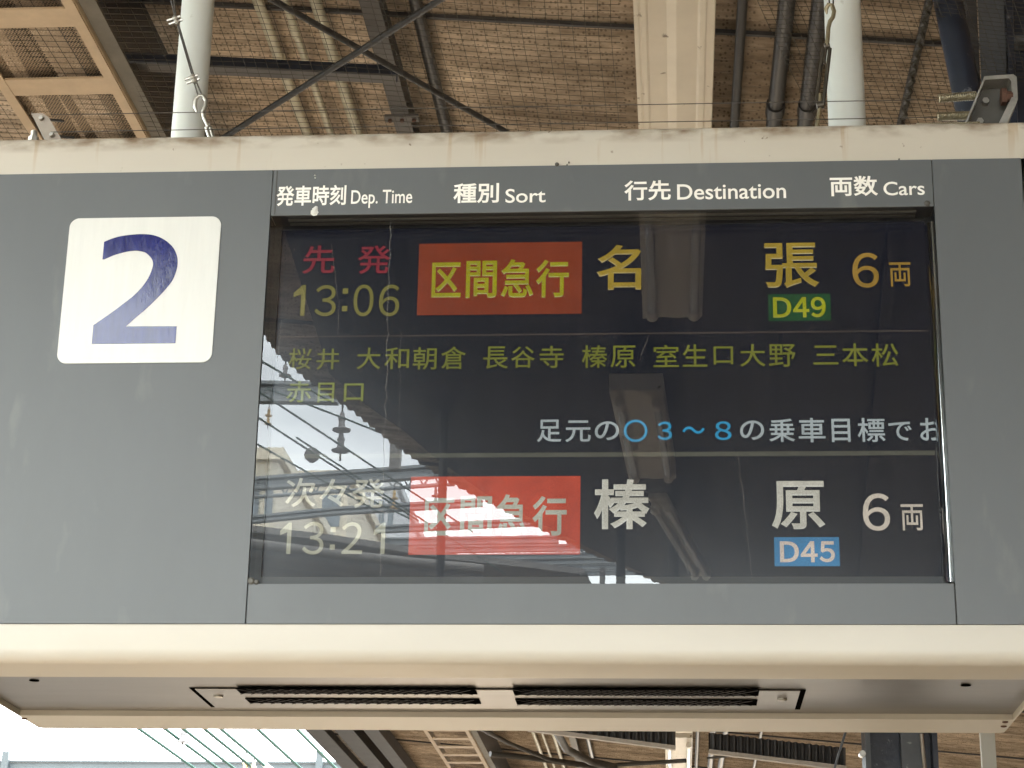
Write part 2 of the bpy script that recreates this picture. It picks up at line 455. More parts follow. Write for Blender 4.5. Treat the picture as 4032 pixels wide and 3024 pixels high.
def ybar(name, u, v, w, h, m, parent=None, y0=-9.0, y1=24.0, dz=-0.05):
    p = at_roof(u, v, dz)
    return MB().bar((p.x, y0, p.z), (p.x, y1, p.z), w, h).build(name, m, parent, bevel=0.004)
def steel_beam(u, v, flange, depth, label, mw, mf, y0=-1.5, y1=24, dz=-0.16):
    p = at_roof(u, v, dz)
    y0 = under(p.x, y0)
    t = thing('steel_beam', (p.x, 0, p.z), label, 'roof beam', 'steel beams under the canopy')
    MB().box(p.x - flange / 2, p.x + flange / 2, y0, y1, p.z, p.z + 0.008).build('flange', mf, t, bevel=0.002)
    MB().box(p.x - 0.006, p.x + 0.006, y0, y1, p.z + 0.0085, roof_z(p.x) - 0.016).build('web', mw, t)
    return t
steel_beam(1492, 149, 0.052, 0.1, 'grey-flanged roof beam left of the cream light trough, crossed by braces', M['navy'], M['beam_grey'])
b = steel_beam(412, 149, 0.050, 0.1, 'dark navy roof beam beside the perforated cable tray', M['navy'], M['beam_grey'], dz=-0.30)
steel_beam(1262, 2900, 0.16, 0.2, 'dark edge beam nearest the scalloped canopy edge', M['dark_beam'], M['dark_beam'], y0=4)
steel_beam(1375, 2900, 0.15, 0.2, 'second dark beam inside the scalloped canopy edge', M['dark_beam'], M['dark_beam'], y0=4, dz=-0.2)
steel_beam(1480, 2900, 0.12, 0.2, 'dark beam beside the brown deck left of the ladder rungs', M['dark_beam'], M['dark_beam'], y0=4, dz=-0.2)

# cross beam and brace rods
ZB = 4.24
a, c = at_z(420, 255, ZB), at_z(1560, 312, ZB)
t = thing('cross_beam', (a + c) / 2, 'grey angle crossbar running from the cable tray to the grey roof beam', 'crossbar')
MB().bar(a + Vector((0, 0, 0)), c, 0.045, 0.006).build('flange', M['beam_grey'], t)
MB().bar(a + Vector((0, 0.024, 0.028)), c + Vector((0, 0.024, 0.028)), 0.006, 0.05).build('web', M['navy'], t)
def rod(pa, pb, z, r, label):
    a, c = at_z(*pa, z), at_z(*pb, z); d = (c - a)
    o = MB().tube([a - d * 0.4, a + d * 0.5, c + d * 0.5], r, 10).build('brace_rod', M['pipe_dark'], None, smooth=40)
    return solo(o, label, 'brace rod', 'crossing brace rods')
rod((1075, 0), (2030, 540), 4.20, 0.0085, 'black brace rod sloping down to the right behind the sign')
rod((1730, 0), (900, 530), 4.16, 0.0085, 'black brace rod sloping down to the left behind the sign')
# bolted strap plate on the grey beam
p = at_roof(1590, 465, -0.185)
t = thing('beam_clamp', p, 'small bolted strap plate on the grey roof beam just above the sign', 'clamp')
MB().box(p.x - 0.055, p.x + 0.045, p.y - 0.02, p.y + 0.02, p.z - 0.004, p.z + 0.004).build('plate', M['beam_grey'], t, bevel=0.002)
for dx in (-0.04, -0.005, 0.03):
    MB().lathe((p.x + dx, p.y, p.z - 0.012), [(0.006, 0), (0.006, 0.0075)], 6).build('bolt', M['rust'], t)

# ------------------------------------------------------------------ conduits
def conduit(u, v, r, m, label, group, y0=-1.5, y1=22.0, dz=-0.05, couplers=()):
    p = at_roof(u, v, dz)
    y0 = under(p.x, y0)
    t = thing('conduit_pipe', (p.x, p.y, p.z), label, 'pipe', group)
    pts = [(p.x + 0.004 * math.sin(y * 0.9 + u), y, p.z) for y in [y0 + (y1 - y0) * k / 24 for k in range(25)]]
    MB().tube(pts, r, 14).build('pipe', m, t, smooth=40)
    for v2 in couplers:
        q = at_roof(u, v2, dz)
        MB().tube([(p.x, q.y - 0.03, p.z), (p.x, q.y + 0.03, p.z)], r * 1.22, 14).build('coupling', m, t, smooth=40)
    return t
gL, gR = 'pale conduits left of the trough', 'dark pipes right of the trough'
conduit(1070, 150, 0.0155, M['pipe_light'], 'thick pale conduit, leftmost of the three beside the round white hanger', gL, couplers=(240,))
conduit(1170, 150, 0.0105, M['pipe_light'], 'thin pale conduit between the two thicker pale ones', gL, dz=-0.06, couplers=(120, 300))
conduit(1290, 150, 0.0165, M['pipe_light'], 'thick pale conduit nearest the grey roof beam', gL, couplers=(250,))
conduit(1670, 150, 0.0180, M['pipe_dark'], 'single dark pipe just right of the grey roof beam', 'dark pipes left of the trough')
conduit(2910, 150, 0.0140, M['pipe_dark'], 'thin dark pipe next to the cream light trough', gR)
conduit(3080, 150, 0.0230, M['pipe_dark'], 'thick dark pipe, second right of the cream trough', gR, couplers=(430,))
conduit(3215, 150, 0.0230, M['pipe_dark'], 'thick dark pipe partly behind the right hanger post', gR, couplers=(430,))
conduit(3620, 150, 0.0115, M['pipe_dark'], 'slender dark pipe right of the right hanger post beside a net rope', gR)

# ------------------------------------------------------------------ cable tray (perforated, with rungs)
ZT = 4.15
xr = at_z(480, 400, ZT).x; xl = at_z(70, 430, ZT).x
tray = thing('cable_tray', ((xl + xr) / 2, 3, ZT), 'tan cable tray with perforated bottom and rungs at the upper left', 'cable tray')
for x, s in ((xl, 1), (xr, -1)):
    MB().box(x - 0.014, x + 0.014, -1, 22, ZT, ZT + 0.006).box(x - 0.014 * s - 0.002, x - 0.014 * s + 0.002, -1, 22, ZT + 0.0062, ZT + 0.09).build('side_rail', M['tray'], tray)
MB().box(xr + 0.0165, xr + 0.060, -1, 22, ZT + 0.02, ZT + 0.03).build('side_channel', M['tray_dark'], tray)
y1_, y2_ = at_z(100, 75, ZT).y, at_z(200, 345, ZT).y
dy = y2_ - y1_
for k in range(-3, int(19 / dy)):
    yy = y1_ + k * dy
    MB().box(xl + 0.0145, xr - 0.0145, yy - 0.045, yy + 0.045, ZT + 0.001, ZT + 0.007).build('rung', M['tray'], tray)
MB().add([(xl, -1, ZT + 0.03), (xr, -1, ZT + 0.03), (xr, 7.2, ZT + 0.03), (xl, 7.2, ZT + 0.03)], [(0, 1, 2, 3)]).build('perforated_bottom', M['perf'], tray)
for k, (f, r, w) in enumerate([(0.26, 0.022, 'thick'), (0.47, 0.014, 'thin'), (0.72, 0.018, 'middling')]):
    pts = [(xl + (xr - xl) * (f + 0.08 * math.sin(j * 0.7 + k * 2)), -1 + j * 0.5, ZT + 0.034 + r) for j in range(17)]
    solo(MB().tube(pts, r, 8).build('tray_cable', M['wire'], None, smooth=60), w + ' black cable lying inside the perforated tray', 'cable', 'cables lying in the tray')
# ------------------------------------------------------------------ cream lighting trough along the platform
pt_l, pt_r = at_z(2490, 260, 4.16), at_z(2798, 260, 4.16)
TX0, TX1 = pt_l.x, pt_r.x
TW = TX1 - TX0
def trough_profile(x0, w, z):
    pr = [(0, 0), (.055, 0), (.058, .010), (.085, .010), (.088, .003), (.145, .003), (.175, .016), (.40, .024), (.52, .002),
          (.78, .018), (.81, .003), (.875, .003), (.895, .012), (.99, .014), (1, .030), (1, .34), (0, .34)]
    return [(x0 + a * w, z + b_ * w) for a, b_ in pr]
def light_trough(x0, x1, w, ya, yb, label, lamps):
    t = thing('light_trough', (x0 + w / 2, ya, 4.16), label, 'light fitting', 'cream light fittings along the platform')
    m_ = MB(); P0 = trough_profile(x0, w, 4.16); P1 = trough_profile(x1, w, 4.16); n = len(P0)
    vs = [(p[0], ya, p[1]) for p in P0] + [(p[0], yb, p[1]) for p in P1]
    m_.add(vs, [tuple(range(n)), tuple(range(2 * n - 1, n - 1, -1))] + [(i, i + n, (i + 1) % n + n, (i + 1) % n) for i in range(n)])
    m_.build('housing', M['trough'], t)
    for fx in (0.16, 0.86):
        for la, lb in lamps:
            def X(y): return (x0 + (x1 - x0) * (y - ya) / (yb - ya)) + fx * w
            MB().tube([(X(la), la, 4.135), (X(lb), lb, 4.135)], 0.014, 12).build('lamp_tube', M['tube'], t, smooth=40)
            for yy in (la, lb):
                MB().tube([(X(yy), yy - 0.03, 4.140), (X(yy), yy + 0.03, 4.140)], 0.021, 12).build('lamp_holder', M['trough'], t, smooth=40)
    return t
light_trough(TX0, TX0 + 0.03, TW, -3.0, 11.2, 'cream light trough running over the sign, nearest to the camera', [(-2.90, -1.75), (-1.65, -0.5)])
light_trough(TX0 + 0.035, TX0 + 0.05, TW, 11.4, 20, 'cream light trough seen below the sign', [(11.6, 12.75), (12.9, 14.1)])
light_trough(at_z(2390, 1450, 4.16).x, at_z(2470, 1800, 4.16).x, TW, -3.75, -4.9, 'cream light trough behind the camera, first in the glass reflection', [(-4.8, -3.85)])
light_trough(at_z(2550, 1910, 4.16).x, at_z(2740, 2200, 4.16).x, TW * 0.4, -5.2, -6.6, 'cream light trough behind the camera, farthest in the glass reflection', [(-6.5, -5.3)])

# ------------------------------------------------------------------ dark corrugated drop panels below the roof, far side
def drop_panel(pts, y, label):
    t_ = [at_y(u, v, y) for u, v in pts]             # top left, top right, bottom right, bottom left
    vs, fs = [], []; N = 120
    for i in range(N + 1):
        f = i / N; a = t_[0].lerp(t_[1], f); b_ = t_[3].lerp(t_[2], f)
        w = 0.018 * math.sin(i * 2 * math.pi / 6)
        vs += [a + Vector((0, w, 0)), b_ + Vector((0, w, 0))]
    for i in range(N):
        fs.append((2 * i, 2 * i + 1, 2 * i + 3, 2 * i + 2))
    t = thing('drop_panel', (t_[3] + t_[2]) / 2, label, 'roof panel', 'corrugated drop panels')
    m_ = MB(); m_.add(vs, fs); m_.build('corrugated_sheet', M['corr_dark'], t, smooth=50)
    MB().bar(t_[3] + Vector((0, -0.02, -0.012)), t_[2] + Vector((0, -0.02, -0.012)), 0.05, 0.025).build('bottom_rail', M['galv'], t)
drop_panel([(2080, 2760), (2660, 2760), (2660, 2940), (2080, 2866)], 9.6, 'dark corrugated drop panel left of the cream trough below the sign')
drop_panel([(2790, 2885), (3330, 2945), (3330, 3020), (2790, 2954)], 9.4, 'dark corrugated drop panel right of the cream trough below the sign')

# far navy column below the sign, and its pale brace
yC = 8.8
cl, cr_ = at_y(3400, 2950, yC).x, at_y(3683, 2950, yC).x
colm = thing('platform_column', ((cl + cr_) / 2, yC, 0), 'navy steel column standing below the sign at right', 'column')
w = cr_ - cl
MB().box(cl, cl + 0.03, yC - 0.12, yC + 0.12, 0, roof_z(cl) - 0.03).build('flange', M['navy_grey'], colm)
MB().box(cr_ - 0.03, cr_, yC - 0.12, yC + 0.12, 0, roof_z(cr_) - 0.03).build('flange', M['navy'], colm)
MB().box(cl + 0.0305, cr_ - 0.0305, yC - 0.01, yC + 0.01, 0, roof_z(cr_) - 0.03).build('web', M['navy'], colm)
MB().box(cl + w * 0.5, cl + w * 0.78, yC - 0.10, yC - 0.0105, 0, roof_z(cr_) - 0.03).build('cover_plate', M['navy_grey'], colm)
MB().tube([at_y(3628, 2890, yC - 0.14), at_y(3660, 3200, yC - 0.14)], 0.011, 8).build('downlead_pipe', M['galv'], colm, smooth=40)
MB().bar(at_y(3330, 2880, yC), at_y(3200, 3300, yC), 0.012, 0.16, up=Vector((0, 1, 0))).build('gusset_plate', M['navy_grey'], colm)
p = at_y(3395, 2970, yC - 0.13)
MB().lathe(p, [(0.02, -0.03), (0.02, 0.03)], 8, 'y').build('bolt', M['steel'], colm)
o = MB().box(at_y(3862, 2950, 10.4).x, at_y(3918, 2950, 10.4).x, 10.37, 10.43, 0, 4.32).build('white_post', M['post_white'])
solo(o, 'slim white post below the right end of the sign', 'post')

# cables looped under the far roof
def cable(pts, z, r, label):
    o = MB().tube([at_z(u, v, z) for u, v in pts], r, 8).build('hanging_cable', M['wire'], None, smooth=60)
    return solo(o, label, 'cable', 'cables under the far roof')
cable([(1880, 2860), (2000, 2925), (2160, 2990), (2330, 3018), (2700, 2995)], 4.0, 0.016, 'black cable sagging from the ladder rungs to the cream trough')
cable([(1930, 2968), (2100, 2985), (2300, 3012), (2480, 3040)], 4.0, 0.022, 'thick black cable lowest under the far roof')
cable([(2190, 2880), (2230, 2950), (2330, 3000), (2420, 3020)], 3.95, 0.028, 'thick pale-edged cable bending off the conduits')
cable([(2785, 2985), (2900, 2975), (3000, 2960)], 3.95, 0.008, 'thin black cable right of the trough below the sign')

# ------------------------------------------------------------------ bird net
def net(name, x0, x1, y0, y1, z, step, label, skew=0.0, r=0.0008):
    m_ = MB()
    def pt(x, y):
        nx = noise.noise(Vector((x * 1.3, y * 1.3, 3.1))); ny = noise.noise(Vector((x * 1.3, y * 1.3, 8.7)))
        return (x + 0.02 * nx + skew * (y - y0), y + 0.03 * ny, z + ROOF_S * x + 0.03 * noise.noise(Vector((x, y, 0.4))))
    n = int((x1 - x0) / step)
    for i in range(n + 1):
        x = x0 + i * step
        m_.tube([pt(x, y0 + (y1 - y0) * k / 26) for k in range(27)], r, 3, False)
    n = int((y1 - y0) / step)
    for i in range(n + 1):
        y = y0 + i * step
        m_.tube([pt(x0 + (x1 - x0) * k / 22, y) for k in range(23)], r, 3, False)
    o = m_.build(name, M['net'])
    return tag(o, label, 'net', 'bird nets under the canopy')
net('bird_net', -1.95, 0.02, 0.35, 4.0, 4.06, 0.030, 'fine black bird netting stretched under the roof left of the cream trough')
net('bird_net', 0.25, 1.55, 0.35, 4.0, 4.04, 0.022, 'fine black bird netting under the roof right of the cream trough', skew=0.28)
# rope at the edge of the right net
pts = []
for k in range(40):
    f = k / 39; p = at_z(3660 + (3545 - 3660) * f + 9 * math.sin(k * 1.9), f * 520, 4.02)
    pts.append(p)
o = MB().tube(pts, 0.005, 6).build('net_rope', M['net'], None, smooth=60)
solo(o, 'knotted black rope gathering the net edge at the upper right', 'rope')

# ================================================================== DEPARTURE SIGN
XL, XR, ZB0, ZT0 = -1.199, 0.803, 2.346, 3.386
sign = thing('departure_sign', (-0.2, 0.34, ZB0), 'large cream-framed grey train departure board with a lit display and platform number', 'departure board')
def loop(inset, z):                                  # plan outline, rear corners cut off
    f, bk, l_, r_ = 0.003 + inset, 0.690, XL, XR
    return [(l_, f, z), (r_, f, z), (r_, bk - 0.008, z), (r_ - 0.008, bk, z), (l_ + 0.008, bk, z), (l_, bk - 0.008, z)]
RB, RT = 0.024, 0.016
lv = [(RB * (1 - math.sin(a)), ZB0 + RB * (1 - math.cos(a))) for a in [math.pi / 2 * k / 6 for k in range(7)]]
lv += [(0, 2.4142), (0, 3.3055)]
lv += [(RT * (1 - math.cos(a)), ZT0 - RT + RT * math.sin(a)) for a in [math.pi / 2 * k / 5 for k in range(6)]]
vs, fs = [], []
for ins, z in lv: vs += loop(ins, z)
for i in range(len(lv) - 1):
    for k in range(6):
        if i == 7 and k == 0: continue               # open front, closed by the panels
        a, c = i * 6 + k, i * 6 + (k + 1) % 6
        fs.append((a, c, c + 6, a + 6))
fs.append(tuple((len(lv) - 1) * 6 + k for k in range(6)))
lo = loop(RB, ZB0)
IY0, IY1, IX0, IX1 = 0.140, 0.540, XL + 0.004, XR - 0.004
k = len(vs); vs += [(IX0, IY0, ZB0), (IX1, IY0, ZB0), (IX1, IY1, ZB0), (IX0, IY1, ZB0)]
vs += [(IX0, IY0, ZB0 + 0.014), (IX1, IY0, ZB0 + 0.014), (IX1, IY1, ZB0 + 0.014), (IX0, IY1, ZB0 + 0.014)]
fs += [(0, 1, k + 1, k), (1, 2, k + 2, k + 1), (2, 3, 4, k + 3, k + 2), (4, 5, k + 3), (5, 0, k, k + 3)]
fs += [(k + i, k + (i + 1) % 4, k + 4 + (i + 1) % 4, k + 4 + i) for i in range(4)]
m_ = MB(); m_.add(vs, fs); hous = m_.build('housing_frame', M['frame'], sign, smooth=35)
# underside sheet with screw holes and vent
ZA = ZB0 + 0.011
und = MB().box(IX0 + 0.001, IX1 - 0.001, IY0 + 0.001, IY1 - 0.001, ZA, ZA + 0.002).build('underside_panel', M['aluminium'], sign)
for u, v in [(135, 2678), (309, 2806), (3803, 2697), (3715, 2831)]:
    p = at_z(u, v, ZA)
    MB().lathe((p.x, p.y, ZA - 0.0015), [(0.0095, 0), (0.0095, 0.001)], 16).build('screw_hole', M['void'], und)
for u, v in [(3958, 2841), (3952, 2858), (95, 2828)]:
    p = at_z(u, v, ZB0)
    MB().lathe((p.x, p.y, ZB0 - 0.003), [(0.003, 0), (0.006, 0.001), (0.006, 0.0028)], 12).build('screw', M['rust'], hous)
pa, pb, pc, pd = at_z(768, 2705, ZA), at_z(3147, 2717, ZA), at_z(3131, 2791, ZA), at_z(845, 2778, ZA)
vx0, vx1, vy0, vy1 = (pa.x + pd.x) / 2, (pb.x + pc.x) / 2, (pa.y + pb.y) / 2, (pc.y + pd.y) / 2
MB().box(vx0 - 0.011, vx1 + 0.011, vy0 - 0.001, vy1 + 0.007, ZA - 0.0012, ZA - 0.0004).build('vent_gap', M['void'], und)
vent = MB().box(vx0, vx1, vy0, vy1, ZA - 0.0035, ZA - 0.0016).build('vent_plate', M['aluminium'], sign, bevel=0.0006)
for (u0, va), (u1, vb) in [((927, 2709), (1880, 2732)), ((2017, 2711), (2986, 2738)), ((965, 2748), (1895, 2770)), ((2028, 2751), (2979, 2776))]:
    a, c = at_z(u0, va, ZA - 0.004), at_z(u1, vb, ZA - 0.004)
    MB().box(a.x, c.x, a.y, c.y, ZA - 0.0052, ZA - 0.0040).build('vent_slot', M['void'], vent)
    m_ = MB(); x = a.x; w = c.y - a.y
    while x < c.x - w:
        m_.bar((x, a.y, ZA - 0.0060), (x + w, c.y, ZA - 0.0060), 0.0008, 0.001); m_.bar((x + w, a.y, ZA - 0.0066), (x, c.y, ZA - 0.0066), 0.0008, 0.001); x += 0.021
    m_.build('vent_mesh', M['dark_beam'], vent)
for u, v in [(860, 2740), (3080, 2752)]:
    p = at_z(u, v, ZA - 0.0036)
    MB().lathe((p.x, p.y, ZA - 0.0075), [(0.006, 0), (0.0095, 0.001), (0.0095, 0.0038)], 14).build('screw', M['steel'], vent)

# grey face panels
OX0, OX1, OZ0, OZ1 = -0.6259, 0.6253, 2.4878, 3.2087
PZ0, PZ1 = 2.4146, 3.3050
def panel(name, x0, x1, z0, z1):
    return MB().box(x0, x1, 0.0, 0.0045, z0, z1).build(name, M['grey_panel'], sign, bevel=0.0008)
panel('side_panel', XL + 0.012, OX0 - 0.0012, PZ0, PZ1)
panel('side_panel', OX1 + 0.0012, 0.7908, PZ0, PZ1)
header = panel('header_panel', OX0, OX1, OZ1, PZ1)
panel('lower_panel', OX0 + 0.001, OX1 - 0.001, PZ0, OZ0)
MB().box(OX0 + 0.0065, OX0 + 0.0085, -0.0006, -0.0001, OZ1 + 0.002, PZ1 - 0.002).build('header_groove', M['seam'], header)
MB().box(OX0 - 0.001, OX1 + 0.001, 0.006, 0.008, OZ1 + 0.001, PZ1).build('seam_backing', M['seam'], sign)
MB().box(OX0 - 0.003, OX1 + 0.003, 0.006, 0.008, PZ0, OZ0 - 0.001).build('seam_backing', M['seam'], sign)

# lettering: outlines of the built-in font, thickened, fitted to their box
def glyph_mesh(txt, bold):
    c = bpy.data.curves.new('lettering', 'FONT'); c.body = txt; c.size = 1; c.resolution_u = 5
    c.bevel_depth = bold; c.bevel_resolution = 0
    o = bpy.data.objects.new('lettering', c); COL.objects.link(o)
    dg = bpy.context.evaluated_depsgraph_get()
    me = bpy.data.meshes.new_from_object(o.evaluated_get(dg))
    bpy.data.objects.remove(o); bpy.data.curves.remove(c)
    return me
ONE = [(0.46, 0), (0.30, 0), (0.30, 0.70), (0.02, 0.60), (0.02, 0.745), (0.34, 1.0), (0.46, 1.0)]
def fit(items, yfront, thick, bold):
    out = MB()
    for txt, x0, z0, x1, z1 in items:
        if txt == '1':                               # flag-topped 1
            w = (x1 - x0) / 0.44
            vs = [(x0 + (a - 0.02) * w, z0 + b_ * (z1 - z0)) for a, b_ in ONE]
            m_ = MB().prism(vs, 'y', yfront, yfront + thick); out.add(m_.v, m_.f); continue
        if txt == ':':
            s_ = x1 - x0
            out.box(x0, x1, yfront, yfront + thick, z0, z0 + s_ * 1.05).box(x0, x1, yfront, yfront + thick, z1 - s_ * 1.05, z1); continue
        me = glyph_mesh(txt, bold)
        co = [v.co for v in me.vertices]
        ax, bx = min(p.x for p in co), max(p.x for p in co); ay, by = min(p.y for p in co), max(p.y for p in co)
        az, bz = min(p.z for p in co), max(p.z for p in co)
        sx, sy, sz = (x1 - x0) / (bx - ax), (z1 - z0) / (by - ay), thick / max(1e-6, bz - az)
        out.add([(x0 + (p.x - ax) * sx, yfront + (bz - p.z) * sz, z0 + (p.y - ay) * sy) for p in co], [tuple(p.vertices) for p in me.polygons])
        bpy.data.meshes.remove(me)
    return out
for txt, x0, z0, x1, z1, bo in [
        ('発車時刻', -0.6171, 3.2284, -0.4824, 3.271, .020), ('Dep. Time', -0.4724, 3.2217, -0.3549, 3.2593, .010),
        ('種別', -0.2761, 3.2285, -0.1892, 3.2702, .020), ('Sort', -0.1767, 3.228, -0.1003, 3.2571, .010),
        ('行先', 0.0487, 3.2289, 0.1364, 3.2707, .020), ('Destination', 0.1484, 3.2292, 0.3524, 3.2612, .010),
        ('両数', 0.4345, 3.2315, 0.5235, 3.273, .020), ('Cars', 0.5338, 3.2318, 0.6099, 3.26, .010)]:
    o = fit([(txt, x0, z0, x1, z1)], -0.0007, 0.0006, bo).build('header_lettering', M['white_letter'], header)
    o['label'] = 'white lettering ' + txt + ' on the grey header'

# platform number plate
def rounded(x0, x1, z0, z1, r, n=8):
    out = []
    for cx, cz, a0 in ((x1 - r, z0 + r, -90), (x1 - r, z1 - r, 0), (x0 + r, z1 - r, 90), (x0 + r, z0 + r, 180)):
        out += [(cx + r * math.cos(R(a0 + 90 * k / n)), cz + r * math.sin(R(a0 + 90 * k / n))) for k in range(n + 1)]
    return out
plate = MB().prism(rounded(-1.0156, -0.7207, 2.9109, 3.208, 0.019), 'y', -0.0025, -0.0002).build('number_plate', M['plate_white'], sign)
two = [[(-0.9451, 3.1575), (-0.929, 3.1646), (-0.9085, 3.1699), (-0.8754, 3.1728), (-0.8501, 3.1702), (-0.8286, 3.1609), (-0.8108, 3.1451), (-0.8019, 3.1284), (-0.7991, 3.1129), (-0.8001, 3.0975), (-0.8059, 3.0778), (-0.8169, 3.0604), (-0.8358, 3.0377), (-0.8548, 3.0172), (-0.874, 2.999), (-0.8888, 2.984)],
       [(-0.7913, 2.983)], [(-0.7913, 2.9493)], [(-0.951, 2.9493)],
       [(-0.9512, 2.9869), (-0.9357, 2.9986), (-0.9163, 3.0136), (-0.8971, 3.0297), (-0.8778, 3.0469), (-0.8627, 3.0653), (-0.8519, 3.085), (-0.847, 3.1025), (-0.8468, 3.1135), (-0.8506, 3.1224), (-0.8619, 3.1337), (-0.8747, 3.1378), (-0.8872, 3.1384), (-0.9016, 3.1364), (-0.922, 3.1305), (-0.942, 3.1215)], [(-0.9451, 3.1215)]]
def smooth_line(p, n=5):
    if len(p) < 3: return p
    q = [p[0]] + p + [p[-1]]; out = []
    for i in range(1, len(q) - 2):
        for k in range(n):
            t = k / n; a, b_, c, d = q[i - 1], q[i], q[i + 1], q[i + 2]
            out.append(tuple(0.5 * (2 * b_[j] + (c[j] - a[j]) * t + (2 * a[j] - 5 * b_[j] + 4 * c[j] - d[j]) * t * t + (3 * b_[j] - a[j] - 3 * c[j] + d[j]) * t ** 3) for j in (0, 1)))
    return out + [p[-1]]
poly = [p for s_ in two for p in smooth_line(s_)]
o = MB().prism(poly, 'y', -0.0034, -0.0026).build('numeral', M['numeral'], plate)
o['label'] = 'dark blue platform numeral 2'

# ------------------------------------------------------------------ display
YL = 0.060
AX0, AX1, AZ0, AZ1 = -0.6140, 0.6145, 2.5146, 3.2040
screen = MB().box(AX0, AX1, YL, YL + 0.012, AZ0, AZ1).build('display_screen', M['lcd'], sign)
bez = MB().box(OX0 - 0.004, AX0 - 0.0005, YL - 0.004, YL + 0.012, OZ0 - 0.004, OZ1 + 0.004).box(AX1 + 0.0005, OX1 + 0.004, YL - 0.004, YL + 0.012, OZ0 - 0.004, OZ1 + 0.004) \
    .box(AX0 - 0.0003, AX1 + 0.0003, YL - 0.004, YL + 0.012, OZ0 - 0.004, AZ0 - 0.0005).box(AX0 - 0.0003, AX1 + 0.0003, YL - 0.004, YL + 0.012, AZ1 + 0.0005, OZ1 + 0.004)
bez.build('display_bezel', M['bezel'], sign)
MB().box(OX1 + 0.0012, OX1 + 0.004, 0.006, YL - 0.0045, OZ0 - 0.002, OZ1 + 0.002).build('side_trim', M['bezel'], sign)
q = [(OX1 - 0.0125 + 0.0125 * (1 - math.cos(a)), YL - 0.0055 - 0.020 * math.sin(a)) for a in [math.pi / 2 * k / 8 for k in range(9)]] + [(OX1 + 0.001, YL - 0.0255), (OX1 + 0.001, YL - 0.0055)]
MB().prism(q, 'z', OZ0 + 0.012, OZ1 - 0.016).build('round_trim', M['bezel_gloss'], sign, smooth=40)
MB().box(OX0 - 0.004, OX0 - 0.0012, 0.006, YL - 0.0045, OZ0 - 0.002, OZ1 + 0.002).build('side_trim', M['bezel_gloss'], sign)
MB().box(OX0, OX1, 0.006, YL - 0.0045, OZ1 + 0.0022, OZ1 + 0.004).build('top_trim', M['bezel'], sign)
for ya in (0.022, 0.040):
    MB().box(OX0 + 0.03, OX1 - 0.03, ya, ya + 0.007, OZ1 - 0.0015, OZ1 + 0.002).build('top_ridge', M['bezel_ridge'], sign)
MB().box(OX0, OX1, 0.006, YL - 0.0045, OZ0 - 0.004, OZ0 - 0.0022).build('bottom_trim', M['bezel'], sign)
glass = MB().add([(OX0 - 0.001, 0.0052, OZ0 - 0.0015), (OX1 + 0.001, 0.0052, OZ0 - 0.0015), (OX1 + 0.001, 0.0052, OZ1 + 0.0015), (OX0 - 0.001, 0.0052, OZ1 + 0.0015)], [(0, 1, 2, 3)]).build('screen_glass', M['glass'], sign)

